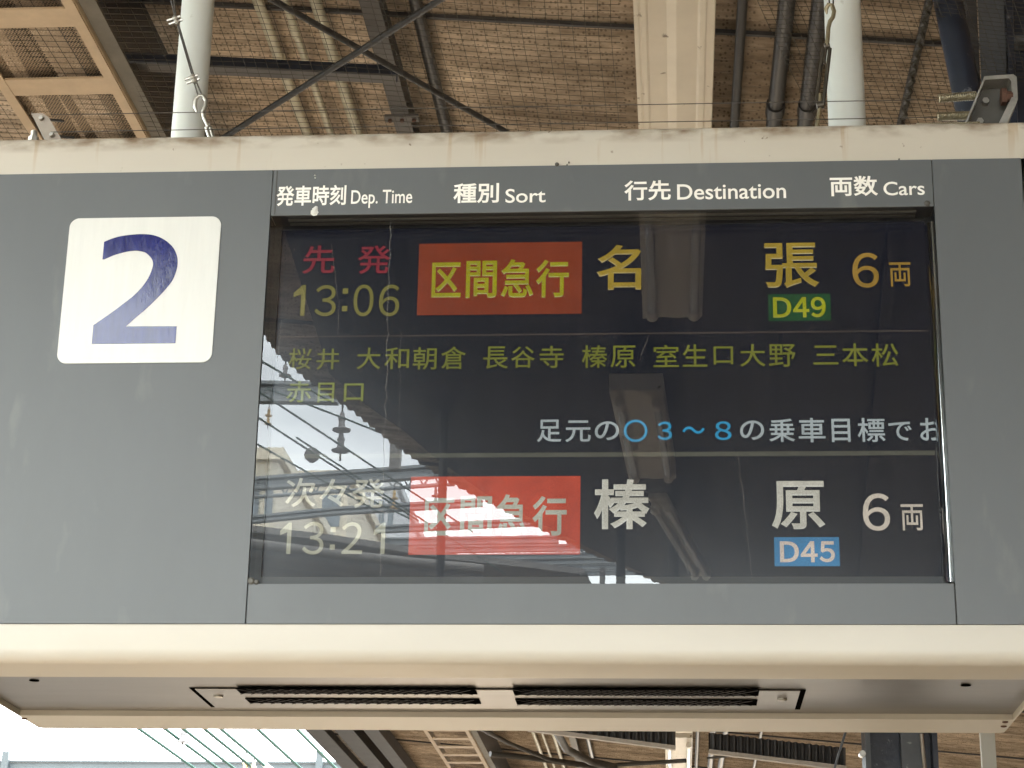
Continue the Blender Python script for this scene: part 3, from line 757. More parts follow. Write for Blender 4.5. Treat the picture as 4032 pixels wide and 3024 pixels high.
TXT = {
'dep1': [('先', -0.5708, 3.1121, -0.5086, 3.1711), ('発', -0.464, 3.1107, -0.4005, 3.1696)],
'time1': [('1', -0.5847, 3.0261, -0.5616, 3.0891), ('３', -0.5429, 3.0245, -0.5021, 3.0885), (':', -0.49, 3.0343, -0.4797, 3.0811), ('０', -0.4684, 3.0236, -0.43, 3.0886), ('６', -0.4194, 3.0231, -0.3804, 3.0879)],
'kind1': [('区', -0.3195, 3.0603, -0.2636, 3.1323), ('間', -0.254, 3.0584, -0.1951, 3.1348), ('急', -0.1872, 3.0586, -0.1252, 3.1373), ('行', -0.1205, 3.0578, -0.0577, 3.1354)],
'dest1': [('名', -0.0054, 3.0717, 0.0796, 3.1644), ('張', 0.3121, 3.0712, 0.4133, 3.1637)],
'cars1': [('６', 0.4756, 3.0705, 0.5246, 3.1412), ('両', 0.5441, 3.0722, 0.584, 3.121)],
'code1': [('Ｄ', 0.3258, 3.0120, 0.3597, 3.0529), ('４', 0.3629, 3.0120, 0.3930, 3.0529), ('９', 0.3962, 3.0120, 0.4237, 3.0529)],
'stops': [('桜', -0.5875, 2.9174, -0.5436, 2.9601), ('井', -0.534, 2.9163, -0.4903, 2.9586), ('大', -0.4569, 2.9166, -0.4116, 2.9599), ('和', -0.4044, 2.9161, -0.3576, 2.96), ('朝', -0.3504, 2.9146, -0.3054, 2.9595), ('倉', -0.2973, 2.9148, -0.25, 2.9607), ('長', -0.2175, 2.9151, -0.1704, 2.9599), ('谷', -0.1649, 2.9164, -0.1202, 2.9594), ('寺', -0.1115, 2.9159, -0.0662, 2.9599), ('榛', -0.032, 2.9151, 0.0154, 2.9605), ('原', 0.0215, 2.9153, 0.0681, 2.9592), ('室', 0.1015, 2.9156, 0.1489, 2.9601), ('生', 0.156, 2.9158, 0.2017, 2.9603), ('口', 0.2136, 2.9198, 0.2496, 2.9556), ('大', 0.2624, 2.9152, 0.3092, 2.9596), ('野', 0.3156, 2.9143, 0.3651, 2.959), ('三', 0.3975, 2.918, 0.4434, 2.9555), ('本', 0.4504, 2.9141, 0.4988, 2.9594), ('松', 0.5045, 2.913, 0.554, 2.9588)],
'stops_end': [('赤', -0.5881, 2.8514, -0.5403, 2.8943), ('目', -0.5281, 2.851, -0.497, 2.8904), ('口', -0.4784, 2.8523, -0.4415, 2.8883)],
'msg': [('足', -0.114, 2.7704, -0.0686, 2.814), ('元', -0.0616, 2.7701, -0.0145, 2.812), ('の', -0.0072, 2.7731, 0.0376, 2.8099), ('の', 0.2596, 2.7721, 0.3037, 2.8097), ('乗', 0.3125, 2.7678, 0.3601, 2.8127), ('車', 0.3664, 2.7668, 0.415, 2.814), ('目', 0.4265, 2.7671, 0.4603, 2.8119), ('標', 0.4734, 2.7668, 0.5236, 2.8132), ('で', 0.5294, 2.7691, 0.5714, 2.8055), ('お', 0.5864, 2.7688, 0.6283, 2.8124)],
'msgblue': [('〇', 0.0462, 2.7694, 0.09, 2.8129), ('３', 0.1081, 2.7731, 0.135, 2.8085), ('～', 0.154, 2.7848, 0.195, 2.7988), ('８', 0.2139, 2.7724, 0.2439, 2.8084)],
'dep2': [('次', -0.5786, 2.6471, -0.5216, 2.7035), ('々', -0.5151, 2.6469, -0.4647, 2.7015), ('発', -0.4541, 2.645, -0.3939, 2.7012)],
'time2': [('1', -0.5844, 2.5581, -0.5636, 2.6176), ('３', -0.5422, 2.557, -0.5029, 2.619), (':', -0.4911, 2.5661, -0.4818, 2.6091), ('２', -0.4701, 2.5579, -0.4312, 2.6182), ('1', -0.4106, 2.5578, -0.3899, 2.617)],
'kind2': [('区', -0.3183, 2.5923, -0.2628, 2.6636), ('間', -0.2527, 2.5921, -0.1947, 2.6666), ('急', -0.1869, 2.592, -0.1301, 2.6703), ('行', -0.1206, 2.5911, -0.0576, 2.6667)],
'dest2': [('榛', -0.0081, 2.6034, 0.0932, 2.698), ('原', 0.3135, 2.6026, 0.4094, 2.6933)],
'cars2': [('６', 0.4768, 2.5993, 0.5253, 2.6692), ('両', 0.5449, 2.5998, 0.5847, 2.6486)],
'code2': [('Ｄ', 0.3268, 2.5412, 0.3606, 2.5801), ('４', 0.3638, 2.5412, 0.3938, 2.5801), ('５', 0.3970, 2.5412, 0.4244, 2.5801)]}
def block(name, x0, x1, z0, z1, rgb, label):
    o = MB().box(x0, x1, YL - 0.0006, YL - 0.0001, z0, z1).build(name, lit(name + '_glow', rgb), screen)
    o['label'] = label
block('colour_block', -0.3460, -0.0331, 3.0248, 3.172, (120, 48, 22), 'dim red block behind the upper train type')
block('colour_block', -0.3460, -0.0331, 2.5565, 2.7048, (176, 62, 38), 'bright red block behind the lower train type')
block('code_box', 0.3168, 0.4328, 3.0058, 3.0595, (20, 66, 34), 'green station code box')
block('code_box', 0.3168, 0.4328, 2.5342, 2.5878, (52, 118, 160), 'blue station code box')
block('divider_line', AX0 + 0.003, AX1 - 0.003, 2.9820, 2.9848, (62, 54, 50), 'thin grey divider line')
block('divider_line', AX0 + 0.003, AX1 - 0.003, 2.7415, 2.7500, (76, 76, 66), 'thicker grey divider line')
for key, rgb, bo, label in [
        ('dep1', (122, 34, 46), 0.012, 'dim red words 先発'), ('time1', (112, 106, 50), 0.004, 'dim yellow time 13:06'),
        ('kind1', (146, 140, 24), 0.020, 'yellow words 区間急行'), ('dest1', (148, 124, 42), 0.018, 'amber destination 名張'),
        ('cars1', (146, 114, 46), 0.008, 'amber car count 6両'), ('code1', (146, 146, 20), 0.024, 'yellow code D49'),
        ('stops', (106, 108, 36), 0.007, 'olive yellow stop names'), ('stops_end', (116, 122, 50), 0.009, 'olive yellow stop name 赤目口'),
        ('msg', (160, 168, 168), 0.011, 'pale grey notice text'), ('msgblue', (38, 142, 184), 0.010, 'blue notice text 〇3～8'),
        ('dep2', (160, 156, 138), 0.012, 'pale words 次々発'), ('time2', (152, 150, 128), 0.004, 'pale time 13:21'),
        ('kind2', (168, 166, 150), 0.020, 'pale words 区間急行'), ('dest2', (184, 180, 166), 0.021, 'pale destination 榛原'),
        ('cars2', (192, 180, 164), 0.008, 'pale car count 6両'), ('code2', (200, 184, 170), 0.024, 'pale code D45')]:
    items = TXT[key]
    m_ = fit(items, YL - 0.0014, 0.0006, bo)
    m_.v = [(min(p[0], AX1 - 0.001), p[1], p[2]) for p in m_.v]
    o = m_.build('display_text', lit(key + '_glow', rgb), screen)
    o['label'] = label
# dried water runs and scratches on the glass
def run(px, w, lab='dry_run'):
    pts = [at_y(u, v, 0.0046) for u, v in px]; m_ = MB(); vs = []; fs = []
    for i, p in enumerate(pts):
        vs += [p + Vector((-w / 2, 0, 0)), p + Vector((w / 2, 0, 0))]
        if i: fs.append((2 * i - 2, 2 * i - 1, 2 * i + 1, 2 * i))
    m_.add(vs, fs); return m_.build(lab, M['white_letter'], glass)
dirt = bpy.data.materials.new('dry_water_mark'); dirt.use_nodes = True
nn, ll = dirt.node_tree.nodes, dirt.node_tree.links
tb = nn.new('ShaderNodeBsdfTransparent'); mxs = nn.new('ShaderNodeMixShader'); mxs.inputs[0].default_value = 0.12
nn['Principled BSDF'].inputs['Base Color'].default_value = (0.7, 0.7, 0.66, 1)
ll.new(tb.outputs[0], mxs.inputs[1]); ll.new(nn['Principled BSDF'].outputs[0], mxs.inputs[2]); ll.new(mxs.outputs[0], nn['Material Output'].inputs[0])
def wobble(u0, v0, u1, v1, n, a):
    return [(u0 + (u1 - u0) * k / n + random.uniform(-a, a), v0 + (v1 - v0) * k / n) for k in range(n + 1)]
for px, w in [(wobble(1540, 860, 1498, 2270, 40, 5), 0.0016), (wobble(1305, 960, 1330, 1180, 12, 2), 0.001), (wobble(1110, 1260, 1092, 1420, 8, 2), 0.0014),
              (wobble(1335, 1180, 1330, 1320, 6, 1), 0.0008), (wobble(2555, 1400, 2515, 1420, 2, 1), 0.001), (wobble(2655, 980, 2636, 1022, 3, 1), 0.0014),
              (wobble(2560, 1312, 2518, 1420, 6, 3), 0.0014), (wobble(2905, 1780, 2965, 2290, 24, 3), 0.0010), (wobble(1578, 1300, 1570, 1760, 18, 2), 0.0006),
              (wobble(1160, 978, 1158, 990, 1, 0), 0.002), (wobble(1060, 1060, 1078, 1072, 1, 0), 0.002), (wobble(2812, 1925, 2822, 1934, 1, 0), 0.002)]:
    run(px, w).data.materials[0] = dirt

# bird lime streak on the header, small dirt lumps on the frame
o = fit([], 0, 0, 0)
for u, v, r in [(1240, 826, 0.006), (1238, 836, 0.008), (1244, 818, 0.004), (1236, 780, 0.0016), (1240, 690, 0.0018), (1241, 700, 0.0016)]:
    p = at_y(u, v, -0.0012)
    o.lathe((p.x, -0.0016, p.z), [(r * 0.4, -0.0012), (r, 0.0005), (r * 0.9, 0.0015)], 7, 'y')
o.build('bird_lime', M['plate_white'], header)
for u, v, r in [(2193, 648, 0.0042), (2240, 640, 0.0015), (2233, 650, 0.0012), (3540, 628, 0.0016), (3650, 802, 0.006), (990, 2288, 0.007), (1010, 2292, 0.005)]:
    p = at_y(u, v, 0.0)
    MB().lathe((p.x, -0.002, p.z), [(r * 0.5, -0.002), (r, 0.0), (r * 0.9, 0.004)], 7, 'y').build('dirt_lump', M['bracket_dark'], sign)

# ================================================================== SIGN HANGERS AND FITTINGS
gP = 'round white hanger posts'
for u0, u1, v, lab in [(675, 803, 540, 'round white hanger post at the left, rising from the sign top'), (3262, 3410, 500, 'round white hanger post at the right, rising from the sign top')]:
    a, c = at_y(u0, v, 0.34), at_y(u1, v, 0.34)
    r = (c.x - a.x) / 2; x = (a.x + c.x) / 2
    t = thing('hanger_post', (x, 0.34, ZT0), lab, 'post', gP)
    MB().tube([(x, 0.34, ZT0 + 0.0005), (x, 0.34, 4.46)], r, 40).build('pipe', M['post_white'], t, smooth=40)
    MB().tube([(x, 0.34, 4.30), (x, 0.34, 4.312)], 0.09, 32).build('top_flange', M['post_white'], t, smooth=40)

def P(u, v, y): return at_y(u, v, y)
# left guy: wire, clamps, hook and turnbuckle
YG = 0.16
g = thing('guy_turnbuckle', P(835, 555, YG), 'steel turnbuckle with open hook on a wire in front of the left post', 'turnbuckle', 'guy wire turnbuckles')
MB().tube([P(640, -140, YG), P(688, 60, YG), P(757, 300, YG), P(780, 378, YG)], 0.0016, 8).build('guy_wire', M['wire'], g, smooth=60)
MB().tube([P(668, -140, YG), P(692, 60, YG), P(764, 300, YG), P(796, 378, YG)], 0.0016, 8).build('guy_wire', M['wire'], g, smooth=60)
def clamp(u, v, par, y):
    m_ = MB()
    for du, dv in ((0, 0), (7, 14)):
        m_.tube([P(u - 30 + du, v + 12 + dv, y - 0.006), P(u + 22 + du, v - 6 + dv, y - 0.006)], 0.0030, 6)
        m_.lathe(P(u + 2 + du, v + 2 + dv, y - 0.006), [(0.005, -0.004), (0.007, 0.0), (0.005, 0.005)], 8)
    m_.build('wire_clip', M['steel'], par)
clamp(688, 70, g, YG); clamp(757, 302, g, YG)
hook = [(776, 445), (768, 420), (770, 392), (784, 377), (800, 378), (812, 395), (809, 418), (799, 440), (803, 462), (812, 480), (822, 500)]
MB().tube([P(u, v, YG - 0.003) for u, v in hook], [0.0015] + [0.0042] * 10, 10).build('hook', M['steel'], g, smooth=60)
MB().tube([P(813, 496, YG), P(827, 492, YG)], 0.006, 10).build('collar', M['steel'], g, smooth=60)
for du in (-7, 7):
    MB().tube([P(820 + du, 500, YG), P(845 + du, 580, YG)], 0.0042, 8).build('body_bar', M['steel'], g, smooth=60)
# right guy
g = thing('guy_turnbuckle', P(3218, 510, YG), 'long bronze turnbuckle with hook in front of the right post', 'turnbuckle', 'guy wire turnbuckles')
MB().tube([P(3262, -80, YG), P(3266, 20, YG)], 0.0016, 8).build('guy_wire', M['wire'], g)
MB().tube([P(3284, -80, YG), P(3280, 30, YG)], 0.0016, 8).build('guy_wire', M['wire'], g)
hook = [(3256, 55), (3252, 36), (3262, 18), (3276, 20), (3284, 45), (3280, 68), (3268, 84), (3262, 110), (3259, 150), (3256, 180)]
MB().tube([P(u, v, YG - 0.003) for u, v in hook], [0.0015] + [0.0045] * 9, 10).build('hook', M['brass'], g, smooth=60)
MB().tube([P(3247, 184, YG), P(3266, 180, YG)], 0.0075, 10).build('collar', M['bronze'], g, smooth=60)
for a0, b0 in ((3241, 3214), (3268, 3242)):
    MB().tube([P(a0, 190, YG), P(b0, 410, YG)], 0.0040, 8).build('body_bar', M['bronze'], g, smooth=60)
MB().tube([P(3254, 178, YG), P(3244, 250, YG)], 0.0034, 8).build('thread_rod', M['bronze'], g, smooth=60)
MB().tube([P(3216, 418, YG), P(3242, 412, YG)], 0.0075, 10).build('collar', M['bronze'], g, smooth=60)
MB().tube([P(3229, 370, YG), P(3228, 430, YG), P(3220, 480, YG), P(3216, 500, YG), P(3224, 525, YG)], 0.0042, 8).build('eye_rod', M['brass'], g, smooth=60)

# left plate bracket on the sign top
YB = 0.10
def plate_poly(px, y, thick, name, m, par):
    q = [P(u, v, y) for u, v in px]; n = len(q)
    vs = q + [p + Vector((0, thick, 0)) for p in q]
    m_ = MB(); m_.add(vs, [tuple(range(n)), tuple(range(2 * n - 1, n - 1, -1))] + [(i, i + n, (i + 1) % n + n, (i + 1) % n) for i in range(n)])
    return m_.build(name, m, par)
t = thing('wire_bracket', P(215, 560, YB), 'flat grey-tan plate with two bolts on the sign top at left', 'bracket', 'wire brackets on the sign')
plate_poly([(122, 446), (168, 446), (190, 460), (256, 572), (186, 572)], YB, 0.004, 'plate', M['galv'], t)
for u, v in ((165, 468), (206, 534)):
    p = P(u, v, YB)
    MB().lathe(p + Vector((0, -0.008, 0)), [(0.004, 0), (0.0055, 0.002), (0.0055, 0.0075)], 6, 'y').build('bolt', M['steel'], t)
    MB().tube([p + Vector((0.006, 0.003, 0)), p + Vector((0.028, 0.05, 0.02))], 0.003, 8).build('eye_bolt', M['wire'], t)
p = P(131, 560, 0.03)
solo(MB().lathe((p.x, 0.03, ZT0), [(0.009, 0), (0.011, 0.004), (0.011, 0.012), (0.007, 0.014), (0.007, 0.026)], 8).build('hex_bolt', M['steel']), 'short steel bolt on the sign top at far left', 'bolt')
# right channel bracket with rusty bolt
t = thing('wire_bracket', P(3900, 490, YB), 'open galvanised channel bracket with a rusty bolt on the sign top at right', 'bracket', 'wire brackets on the sign')
plate_poly([(3876, 300), (3990, 292), (4003, 302), (4008, 390), (3960, 500), (3925, 500), (3985, 380), (3982, 320), (3972, 308), (3878, 314), (3800, 505), (3790, 505)], YB - 0.02, 0.05, 'channel', M['steel'], t)
plate_poly([(3878, 314), (3972, 308), (3982, 320), (3985, 380), (3925, 500), (3800, 505)], YB + 0.02, 0.004, 'back_plate', M['bracket_dark'], t)
p = P(3962, 392, YB)
MB().lathe(p + Vector((-0.012, -0.012, 0)), [(0.017, 0), (0.017, 0.010), (0.011, 0.011), (0.011, 0.022)], 6, 'x').build('rusty_bolt', M['rust'], t)
for u, v in ((3880, 400), (3858, 480)):
    p = P(u, v, YB + 0.012)
    MB().lathe(p, [(0.007, -0.006), (0.007, 0.008)], 6, 'y').build('bolt', M['steel'], t)
# springs and tension wires
def spring(u0, v0, u1, v1, y, r, turns, label):
    a, c = P(u0, v0, y), P(u1, v1, y); d = (c - a); L = d.length; d.normalize()
    e1 = d.orthogonal().normalized(); e2 = d.cross(e1)
    pts = [a + d * (L * k / (turns * 8)) + (e1 * math.cos(k * math.pi / 4) + e2 * math.sin(k * math.pi / 4)) * r for k in range(turns * 8 + 1)]
    solo(MB().tube(pts, 0.0011, 5).build('tension_spring', M['brass'], None, smooth=60), label, 'spring', 'coil springs at the right bracket')
spring(3695, 388, 3846, 376, YB, 0.0085, 22, 'thick coil spring on the upper wire at the right bracket')
spring(3690, 459, 3822, 455, YB, 0.0085, 22, 'thick coil spring on the lower wire at the right bracket')
spring(3610, 497, 3860, 490, 0.02, 0.0055, 34, 'long thin coil spring lying along the sign top at right')
for pa, pb, lab in [((200, 452), (3690, 392), 'upper tension wire stretched above the sign'), ((200, 520), (3690, 462), 'lower tension wire stretched above the sign')]:
    a, c = P(*pa, YB), P(*pb, YB)
    pts = [a.lerp(c, k / 12) for k in range(13)]
    solo(MB().tube(pts, 0.0009, 6).build('tension_wire', M['wire']), lab, 'wire', 'tension wires above the sign')

# navy hanger steelwork behind the right end of the sign
YN = 0.95
hs = thing('navy_hanger', P(3950, 480, YN), 'navy steel hanger of plates behind the right end of the sign', 'steel hanger')
def vplate(px, y, thick, name, m): return plate_poly(px, y, thick, name, m, hs)
vplate([(3838, -260), (3948, -260), (3985, 620), (3880, 620)], YN, 0.01, 'face_plate', M['navy_grey'])
vplate([(3788, -260), (3832, -260), (3875, 620), (3838, 620)], YN + 0.03, 0.2, 'side_plate', M['dark_beam'])
vplate([(3950, -260), (3975, -260), (4012, 620), (3987, 620)], YN - 0.03, 0.05, 'edge_flange', M['navy'])
vplate([(3977, -260), (4300, -260), (4300, 620), (4014, 620)], YN + 0.05, 0.02, 'web_plate', M['navy'])
vplate([(3990, 138), (4300, 138), (4300, 165), (3995, 165)], YN + 0.0, 0.045, 'stiffener', M['navy_grey'])
x0 = P(3885, 600, YN).x
MB().box(x0 - 0.06, x0 + 0.02, 0.6905, YN - 0.001, 3.02, 3.12).build('sign_arm', M['navy'], hs)
MB().box(x0 - 0.06, x0 + 0.05, YN - 0.0009, YN + 0.012, 3.0, 3.30).build('arm_plate', M['navy'], hs)
a, c = P(3715, -80, 0.7), P(3828, 470, 0.7)
o = MB().tube([a - (c - a) * ((4.36 - a.z) / (a.z - c.z)), a.lerp(c, .3), a.lerp(c, .6), c], 0.033, 20).build('brace_pipe', M['navy'], None, smooth=40)
solo(o, 'thick navy brace pipe leaning in behind the right bracket', 'pipe')

# ================================================================== OPEN TRACKS: SKY SIDE AHEAD
ZW = 5.6
gW = 'overhead wires above the tracks ahead'
wl_ = [('leftmost', 537, 2864), ('second', 640, 2864), ('third', 745, 2890), ('fourth', 796, 2864), ('fifth', 860, 2864), ('sixth', 1005, 2864), ('seventh, nearest the canopy edge', 1160, 2864)]
for nm, u, v in wl_:
    p = at_z(u, v, ZW)
    o = MB().tube([(p.x, 6, ZW), (p.x + 0.01, 26, ZW), (p.x + 0.03, 80, ZW)], 0.020, 6).build('overhead_wire', M['wire_green'])
    solo(o, 'overhead wire crossing the bright sky below the sign, ' + nm, 'overhead wire', gW)
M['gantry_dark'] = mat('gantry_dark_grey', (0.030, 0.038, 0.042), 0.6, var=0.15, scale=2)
def gantry(name, a, b_, h, label, group, mtl='gantry_dark'):
    a, b_ = Vector(a), Vector(b_)
    t = thing(name, (a + b_) / 2, label, 'gantry beam', group)
    up = Vector((0, 0, h / 2)); 
    MB().bar(a, b_, 0.03, h - 0.05).build('web', M[mtl], t)
    MB().bar(a + up, b_ + up, 0.10, 0.03).build('flange', M[mtl], t)
    MB().bar(a - up, b_ - up, 0.10, 0.03).build('flange', M[mtl], t)
    return t
yG = 32.0
a, c = at_y(-200, 2997, yG), at_y(1420, 3004, yG)
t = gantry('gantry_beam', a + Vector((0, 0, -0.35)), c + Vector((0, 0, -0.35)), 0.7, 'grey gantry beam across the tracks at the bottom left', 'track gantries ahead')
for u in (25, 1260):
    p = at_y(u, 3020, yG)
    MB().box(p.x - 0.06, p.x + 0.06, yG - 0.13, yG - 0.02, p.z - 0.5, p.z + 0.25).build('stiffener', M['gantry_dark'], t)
def insulator(p, s, label, tan=False, n=2):
    t = thing('insulator', p, label, 'insulator', 'insulators on the overhead line')
    m2 = M['porcelain_tan'] if tan else M['porcelain']
    for k in range(n):
        z = p[2] - k * 1.5 * s
        MB().lathe((p[0], p[1], z - 1.35 * s), [(0.12 * s, 0), (0.62 * s, 0.05 * s), (0.65 * s, 0.13 * s), (0.25 * s, 0.3 * s), (0.22 * s, 0.75 * s), (0.3 * s, 0.9 * s), (0.2 * s, 1.1 * s), (0.16 * s, 1.35 * s)], 16).build('disc', m2, t, smooth=50)
    MB().tube([(p[0], p[1], p[2] + 0.8 * s), (p[0], p[1], p[2] - (1.5 * n + 0.5) * s)], 0.08 * s, 8).build('pin', M['wire'], t)
    return t
insulator(at_y(722, 2868, 20), 0.13, 'round insulator hanging just below the sign among the wires', n=1)
insulator(at_y(968, 2990, 22), 0.12, 'tan insulator by the gantry below the sign, left one', True, 1)
insulator(at_y(1000, 3003, 22), 0.12, 'tan insulator by the gantry below the sign, right one', True, 1)
MB_s = MB().tube([at_y(985, 2960, 22), at_y(1100, 3060, 22)], 0.035, 8).build('bracket_arm', M['post_white'])
solo(MB_s, 'pale sloping bracket arm beside the tan insulators', 'bracket arm')

# ================================================================== BEHIND THE CAMERA (seen in the display glass)
gB = 'track gantries behind the camera'
def refl_y(u, v, y): return mirror(at_y(u, v, y))
def beam_refl(uv0, uv1, y, h, label):
    a, c = refl_y(*uv0, y), refl_y(*uv1, y)
    return gantry('gantry_beam', a, c, h, label, gB, 'gantry')
beam_refl((820, 1540), (1330, 1548), 13.0, 0.155, 'topmost reflected gantry beam, under the display corner')
beam_refl((700, 1925), (1810, 1848), 16.5, 0.105, 'long reflected gantry beam above the lattice girder')
beam_refl((800, 2066), (1320, 2012), 21.0, 0.06, 'reflected dark roof beam sloping up behind the second departure time')
beam_refl((1320, 2012), (1900, 1978), 21.0, 0.06, 'reflected dark roof beam crossing the lower red block')
beam_refl((1480, 2085), (2100, 2055), 25.0, 0.07, 'reflected gantry beam crossing the lower red block, third from above')
for k, (v, uu, y, n_) in enumerate([(2128, (1500, 2200), 30, 'fourth'), (2160, (1600, 2300), 34, 'fifth'), (2190, (1800, 2360), 38, 'sixth'), (2212, (1900, 2420), 42, 'seventh'), (2234, (2000, 2460), 46, 'eighth'), (2256, (2050, 2520), 50, 'ninth')]):
    beam_refl((uu[0], v + 6), (uu[1], v - 4), y, 0.10, 'distant reflected gantry beam below the red block, %s from above' % n_)
# lattice girder
yt = 17.5
t0, t1 = refl_y(700, 1905, yt), refl_y(1790, 1850, yt); b0, b1 = refl_y(700, 1975, yt), refl_y(1790, 1905, yt)
lg = thing('lattice_girder', (b0 + b1) / 2, 'reflected grey lattice girder with zigzag bars behind the long beam', 'girder')
MB().tube([b0, b1], 0.022, 10).build('lower_chord', M['gantry'], lg, smooth=50)
MB().tube([t0, t1], 0.018, 10).build('upper_chord', M['gantry'], lg, smooth=50)
N = 18
for k in range(N):
    a = b0.lerp(b1, k / N); c = t0.lerp(t1, (k + .5) / N); d = b0.lerp(b1, (k + 1) / N)
    MB().tube([a, c, d], 0.012, 6).build('zigzag_bar', M['gantry'], lg)
# wires behind
def wire_refl(pa, pb, z, label, r=0.008):
    a, c = mirror(at_z(*pa, z)), mirror(at_z(*pb, z)); d = c - a
    o = MB().tube([a - d * 0.6, a, c, c + d * 1.2], r, 6).build('overhead_wire', M['line_wire'])
    solo(o, label, 'overhead wire', 'overhead wires behind the camera')
wire_refl((1035, 1424), (1163, 1499), 6.4, 'reflected wire highest at the display left edge')
wire_refl((1090, 1587), (1477, 1841), 6.4, 'reflected wire passing under the double insulator')
wire_refl((1218, 1593), (1481, 1695), 6.4, 'reflected wire passing behind the double insulator')
wire_refl((1021, 1646), (1330, 1845), 6.4, 'reflected wire with a round clamp')
wire_refl((1013, 1748), (1240, 1875), 6.4, 'reflected wire lowest at the display left edge')
wire_refl((1376, 1858), (1680, 2057), 6.4, 'reflected wire crossing into the lower red block')
wire_refl((1387, 1934), (1495, 1985), 6.4, 'reflected wire low beside the second departure words')
insulator(refl_y(1347, 1625, 14), 0.13, 'reflected double insulator hanging in the bright sky', n=2)
insulator(refl_y(1124, 1432, 11), 0.075, 'reflected small insulator at the canopy edge', n=1)
insulator(refl_y(1553, 1930, 17), 0.07, 'reflected tan insulator under the lattice girder', True, 2)
insulator(refl_y(1058, 1608, 13), 0.05, 'reflected tan insulator at the display left edge', True, 2)
insulator(refl_y(1716, 1920, 18), 0.075, 'reflected insulator at the edge of the red block', n=2)
p = refl_y(1228, 1790, 14)
solo(MB().lathe(p, [(0.02, -0.07), (0.06, -0.04), (0.075, 0), (0.06, 0.04), (0.02, 0.07)], 14).build('wire_clamp', M['porcelain'], None, smooth=60), 'reflected dark ball clamp on a wire', 'clamp')
# signal mast against the canopy edge
a, c = refl_y(1555, 1850, 13), refl_y(1560, 1740, 13)
solo(MB().box(a.x - 0.045, a.x + 0.045, a.y - 0.05, a.y + 0.05, a.z, c.z + 0.1).build('mast', M['opp_roof']), 'reflected dark mast standing on the long gantry beam', 'mast')
# canopy of the next platform
ZO = 6.5
ne = [mirror(at_z(u, v, ZO)) for u, v in [(700, 2060), (985, 2092), (1300, 2128), (1500, 2158), (1760, 2200), (2100, 2236), (2300, 2262)]]
oc = thing('far_canopy', ne[2], 'reflected dark canopy of the next platform at the display bottom', 'canopy roof')
fa = [Vector((p.x - 3.0 + 1.2 * i, -70, ZO + 0.3)) for i, p in enumerate(ne)]
vs = ne + fa; n = len(ne)
vs += [p + Vector((0, 0, 0.06)) for p in vs]
fs = []
for i in range(n - 1):
    fs += [(i, i + 1, n + i + 1, n + i), (2 * n + i, 3 * n + i, 3 * n + i + 1, 2 * n + i + 1), (i, 2 * n + i, 2 * n + i + 1, i + 1)]
m_ = MB(); m_.add(vs, fs); m_.build('roof_slab', M['opp_roof'], oc)
for dv, r in ((48, 0.04), (92, 0.05), (150, 0.04)):
    pts = [mirror(at_z(u, v + dv, ZO - 0.10)) for u, v in [(700, 2052), (985, 2088), (1300, 2126), (1600, 2160), (1900, 2190)]]
    MB().tube(pts, r, 8).build('purlin', M['opp_roof'], oc, smooth=50)
# poles holding our own canopy behind the camera
for u, v, y, r, lab in [(1742, 1900, 4.9, 0.019, 'reflected dark pole crossing the lower red block'), (2372, 2200, 7.6, 0.016, 'reflected thin pole left of the lower destination'),
                        (2444, 2150, 6.6, 0.024, 'reflected pole behind the lower destination'), (2650, 2050, 6.0, 0.026, 'reflected pole right of the lower destination')]:
    p = refl_y(u, v, y)
    solo(MB().tube([(p.x, p.y, 0), (p.x, p.y, roof_z(p.x) - 0.012)], r, 14).build('support_pole', M['beam_grey'], None, smooth=40), lab, 'pole', 'canopy poles behind the camera')
# dark sheet added under the roof to darken its reflection, and a hanging board
M['darkener'] = mat('darkener_navy', (0.020, 0.024, 0.036), 0.55, var=0.25, scale=3)  # near-black, for the added sheet that deepens the reflected roof
so = thing('reflection_darkener', (3, -5, 4.1), 'dark navy sheet added under the roof behind the camera to darken its reflection in the display', 'added dark panel')
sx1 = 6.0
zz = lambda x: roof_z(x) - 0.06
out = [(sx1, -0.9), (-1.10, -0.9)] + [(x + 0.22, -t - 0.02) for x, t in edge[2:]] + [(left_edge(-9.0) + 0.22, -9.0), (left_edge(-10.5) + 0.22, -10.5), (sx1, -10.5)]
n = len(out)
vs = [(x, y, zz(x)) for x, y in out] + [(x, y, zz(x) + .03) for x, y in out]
MB().add(vs, [tuple(range(n)), tuple(range(2 * n - 1, n - 1, -1))] + [(i, i + n, (i + 1) % n + n, (i + 1) % n) for i in range(n)]).build('panel', M['darkener'], so)
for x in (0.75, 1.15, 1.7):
    MB().bar((x, -1.0, zz(x) - 0.04), (x + 0.5, -9.0, zz(x + 0.5) - 0.04), 0.04, 0.07).build('rib', M['darkener'], so)
a, c = refl_y(3485, 2110, 7.5), refl_y(3800, 2420, 7.5)
hb = thing('hanging_board', ((a.x + c.x) / 2, a.y, c.z), 'grey hanging board reflected at the lower right of the display', 'board')
MB().box(a.x + 0.05, c.x, a.y - 0.12, a.y, c.z, a.z).build('panel', M['beam_grey'], hb)
MB().box(a.x, a.x + 0.049, a.y - 0.14, a.y + 0.02, c.z, a.z + 0.01).build('end_frame', M['gantry'], hb)
for x in (a.x + 0.12, c.x - 0.1):
    MB().tube([(x, a.y - 0.06, a.z + 0.0005), (x, a.y - 0.06, zz(x) - 0.001)], 0.025, 12).build('hanger', M['beam_grey'], hb, smooth=40)
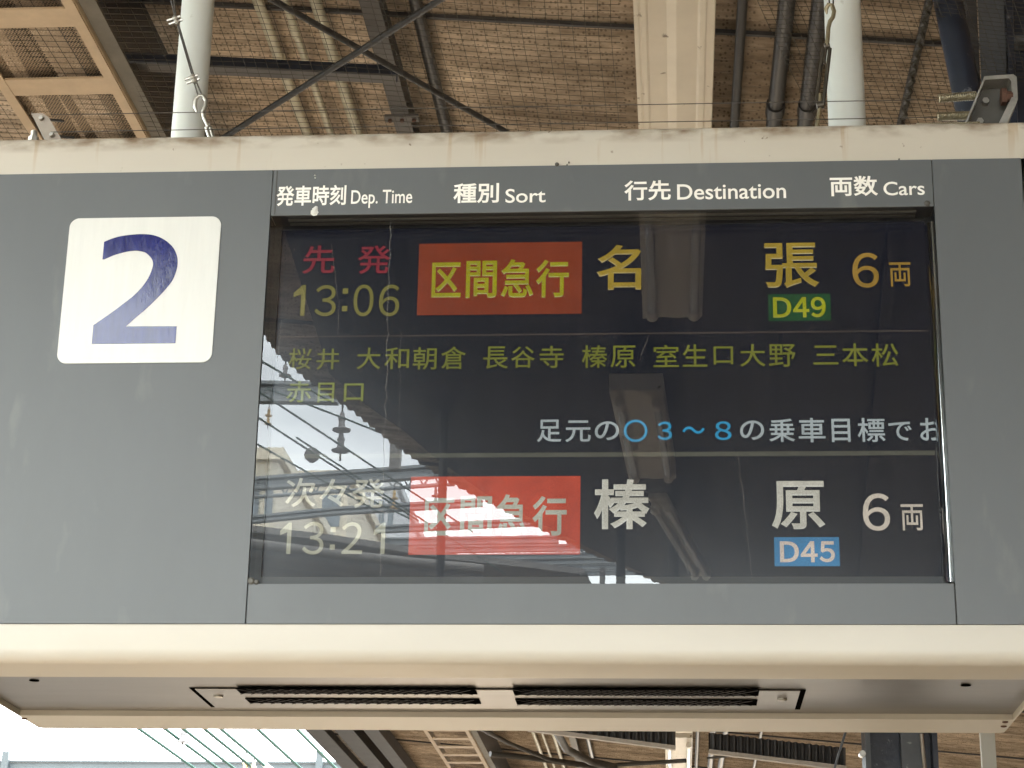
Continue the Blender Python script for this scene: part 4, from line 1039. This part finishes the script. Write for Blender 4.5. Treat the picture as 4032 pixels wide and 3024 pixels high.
# buildings
def building(u0, u1, vtop, y, m, label, rows_, cols_):
    a, c = refl_y(u0, vtop, y), refl_y(u1, vtop, y)
    x0, x1 = min(a.x, c.x), max(a.x, c.x); zt = a.z
    t = thing('building', ((x0 + x1) / 2, a.y - 6, -1.1), label, 'building', 'town buildings beyond the tracks')
    MB().box(x0, x1, a.y - 12, a.y, -1.1, zt).build('wall', M[m], t)
    MB().box(x0 - 0.2, x1 + 0.2, a.y - 12.2, a.y + 0.2, zt + 0.001, zt + 0.4).build('roof_edge', M[m], t)
    for r_ in range(rows_):
        for k in range(cols_):
            w = (x1 - x0) / cols_; xx = x0 + w * (k + 0.22); zz = zt - 1.9 - r_ * 3.0
            MB().box(xx, xx + w * 0.56, a.y + 0.002, a.y + 0.06, zz, zz + 1.3).build('window', M['bld_glass'], t)
building(880, 1095, 1815, 60, 'bld_beige', 'reflected tall beige building at the display left edge', 4, 4)
building(1120, 1372, 1895, 75, 'bld_beige', 'reflected beige building behind the lattice girder', 2, 2)
building(1380, 1560, 1925, 90, 'bld_white', 'reflected white building beside the second departure words', 3, 5)
# unseen canopy slab on the left, added to cut sky light on the sign
nc = thing('sky_block_canopy', (-11.5, 10, 4.4), 'long brown canopy slab added out of view across the tracks to block sky light', 'canopy roof')
MB().box(-15.5, -5.3, -45, 85, 3.95, 4.07).build('roof_slab', M['opp_roof'], nc)
for k in range(9):
    MB().tube([(-11.5, -40 + k * 14, -1.1), (-11.5, -40 + k * 14, 3.949)], 0.12, 14).build('post', M['navy'], nc, smooth=40)
structure(MB().box(-14, -9, -60, 80, -1.099, 0.0).build('platform', M['concrete']))
ob = thing('sky_block_building', (-27, -20, -1.1), 'long pale building added out of view at left to block sky light', 'building')  # unseen block with window bands, added to keep sky light off the sign face
MB().box(-34, -20, -58, 14, -1.1, 24).build('wall', M['bld_beige'], ob)
for r_ in range(6):
    MB().box(-20 + 0.002, -19.92, -56, 12, 1.5 + r_ * 3.2, 3.1 + r_ * 3.2).build('window_band', M['bld_glass'], ob)
# unseen wall on the right, added to block light
t = MB().box(6.55, 6.75, -20, 30, 0, 3.95).build('light_block_wall', M['wall_brown'])
solo(t, 'brown wall added out of view at right to block light', 'wall')
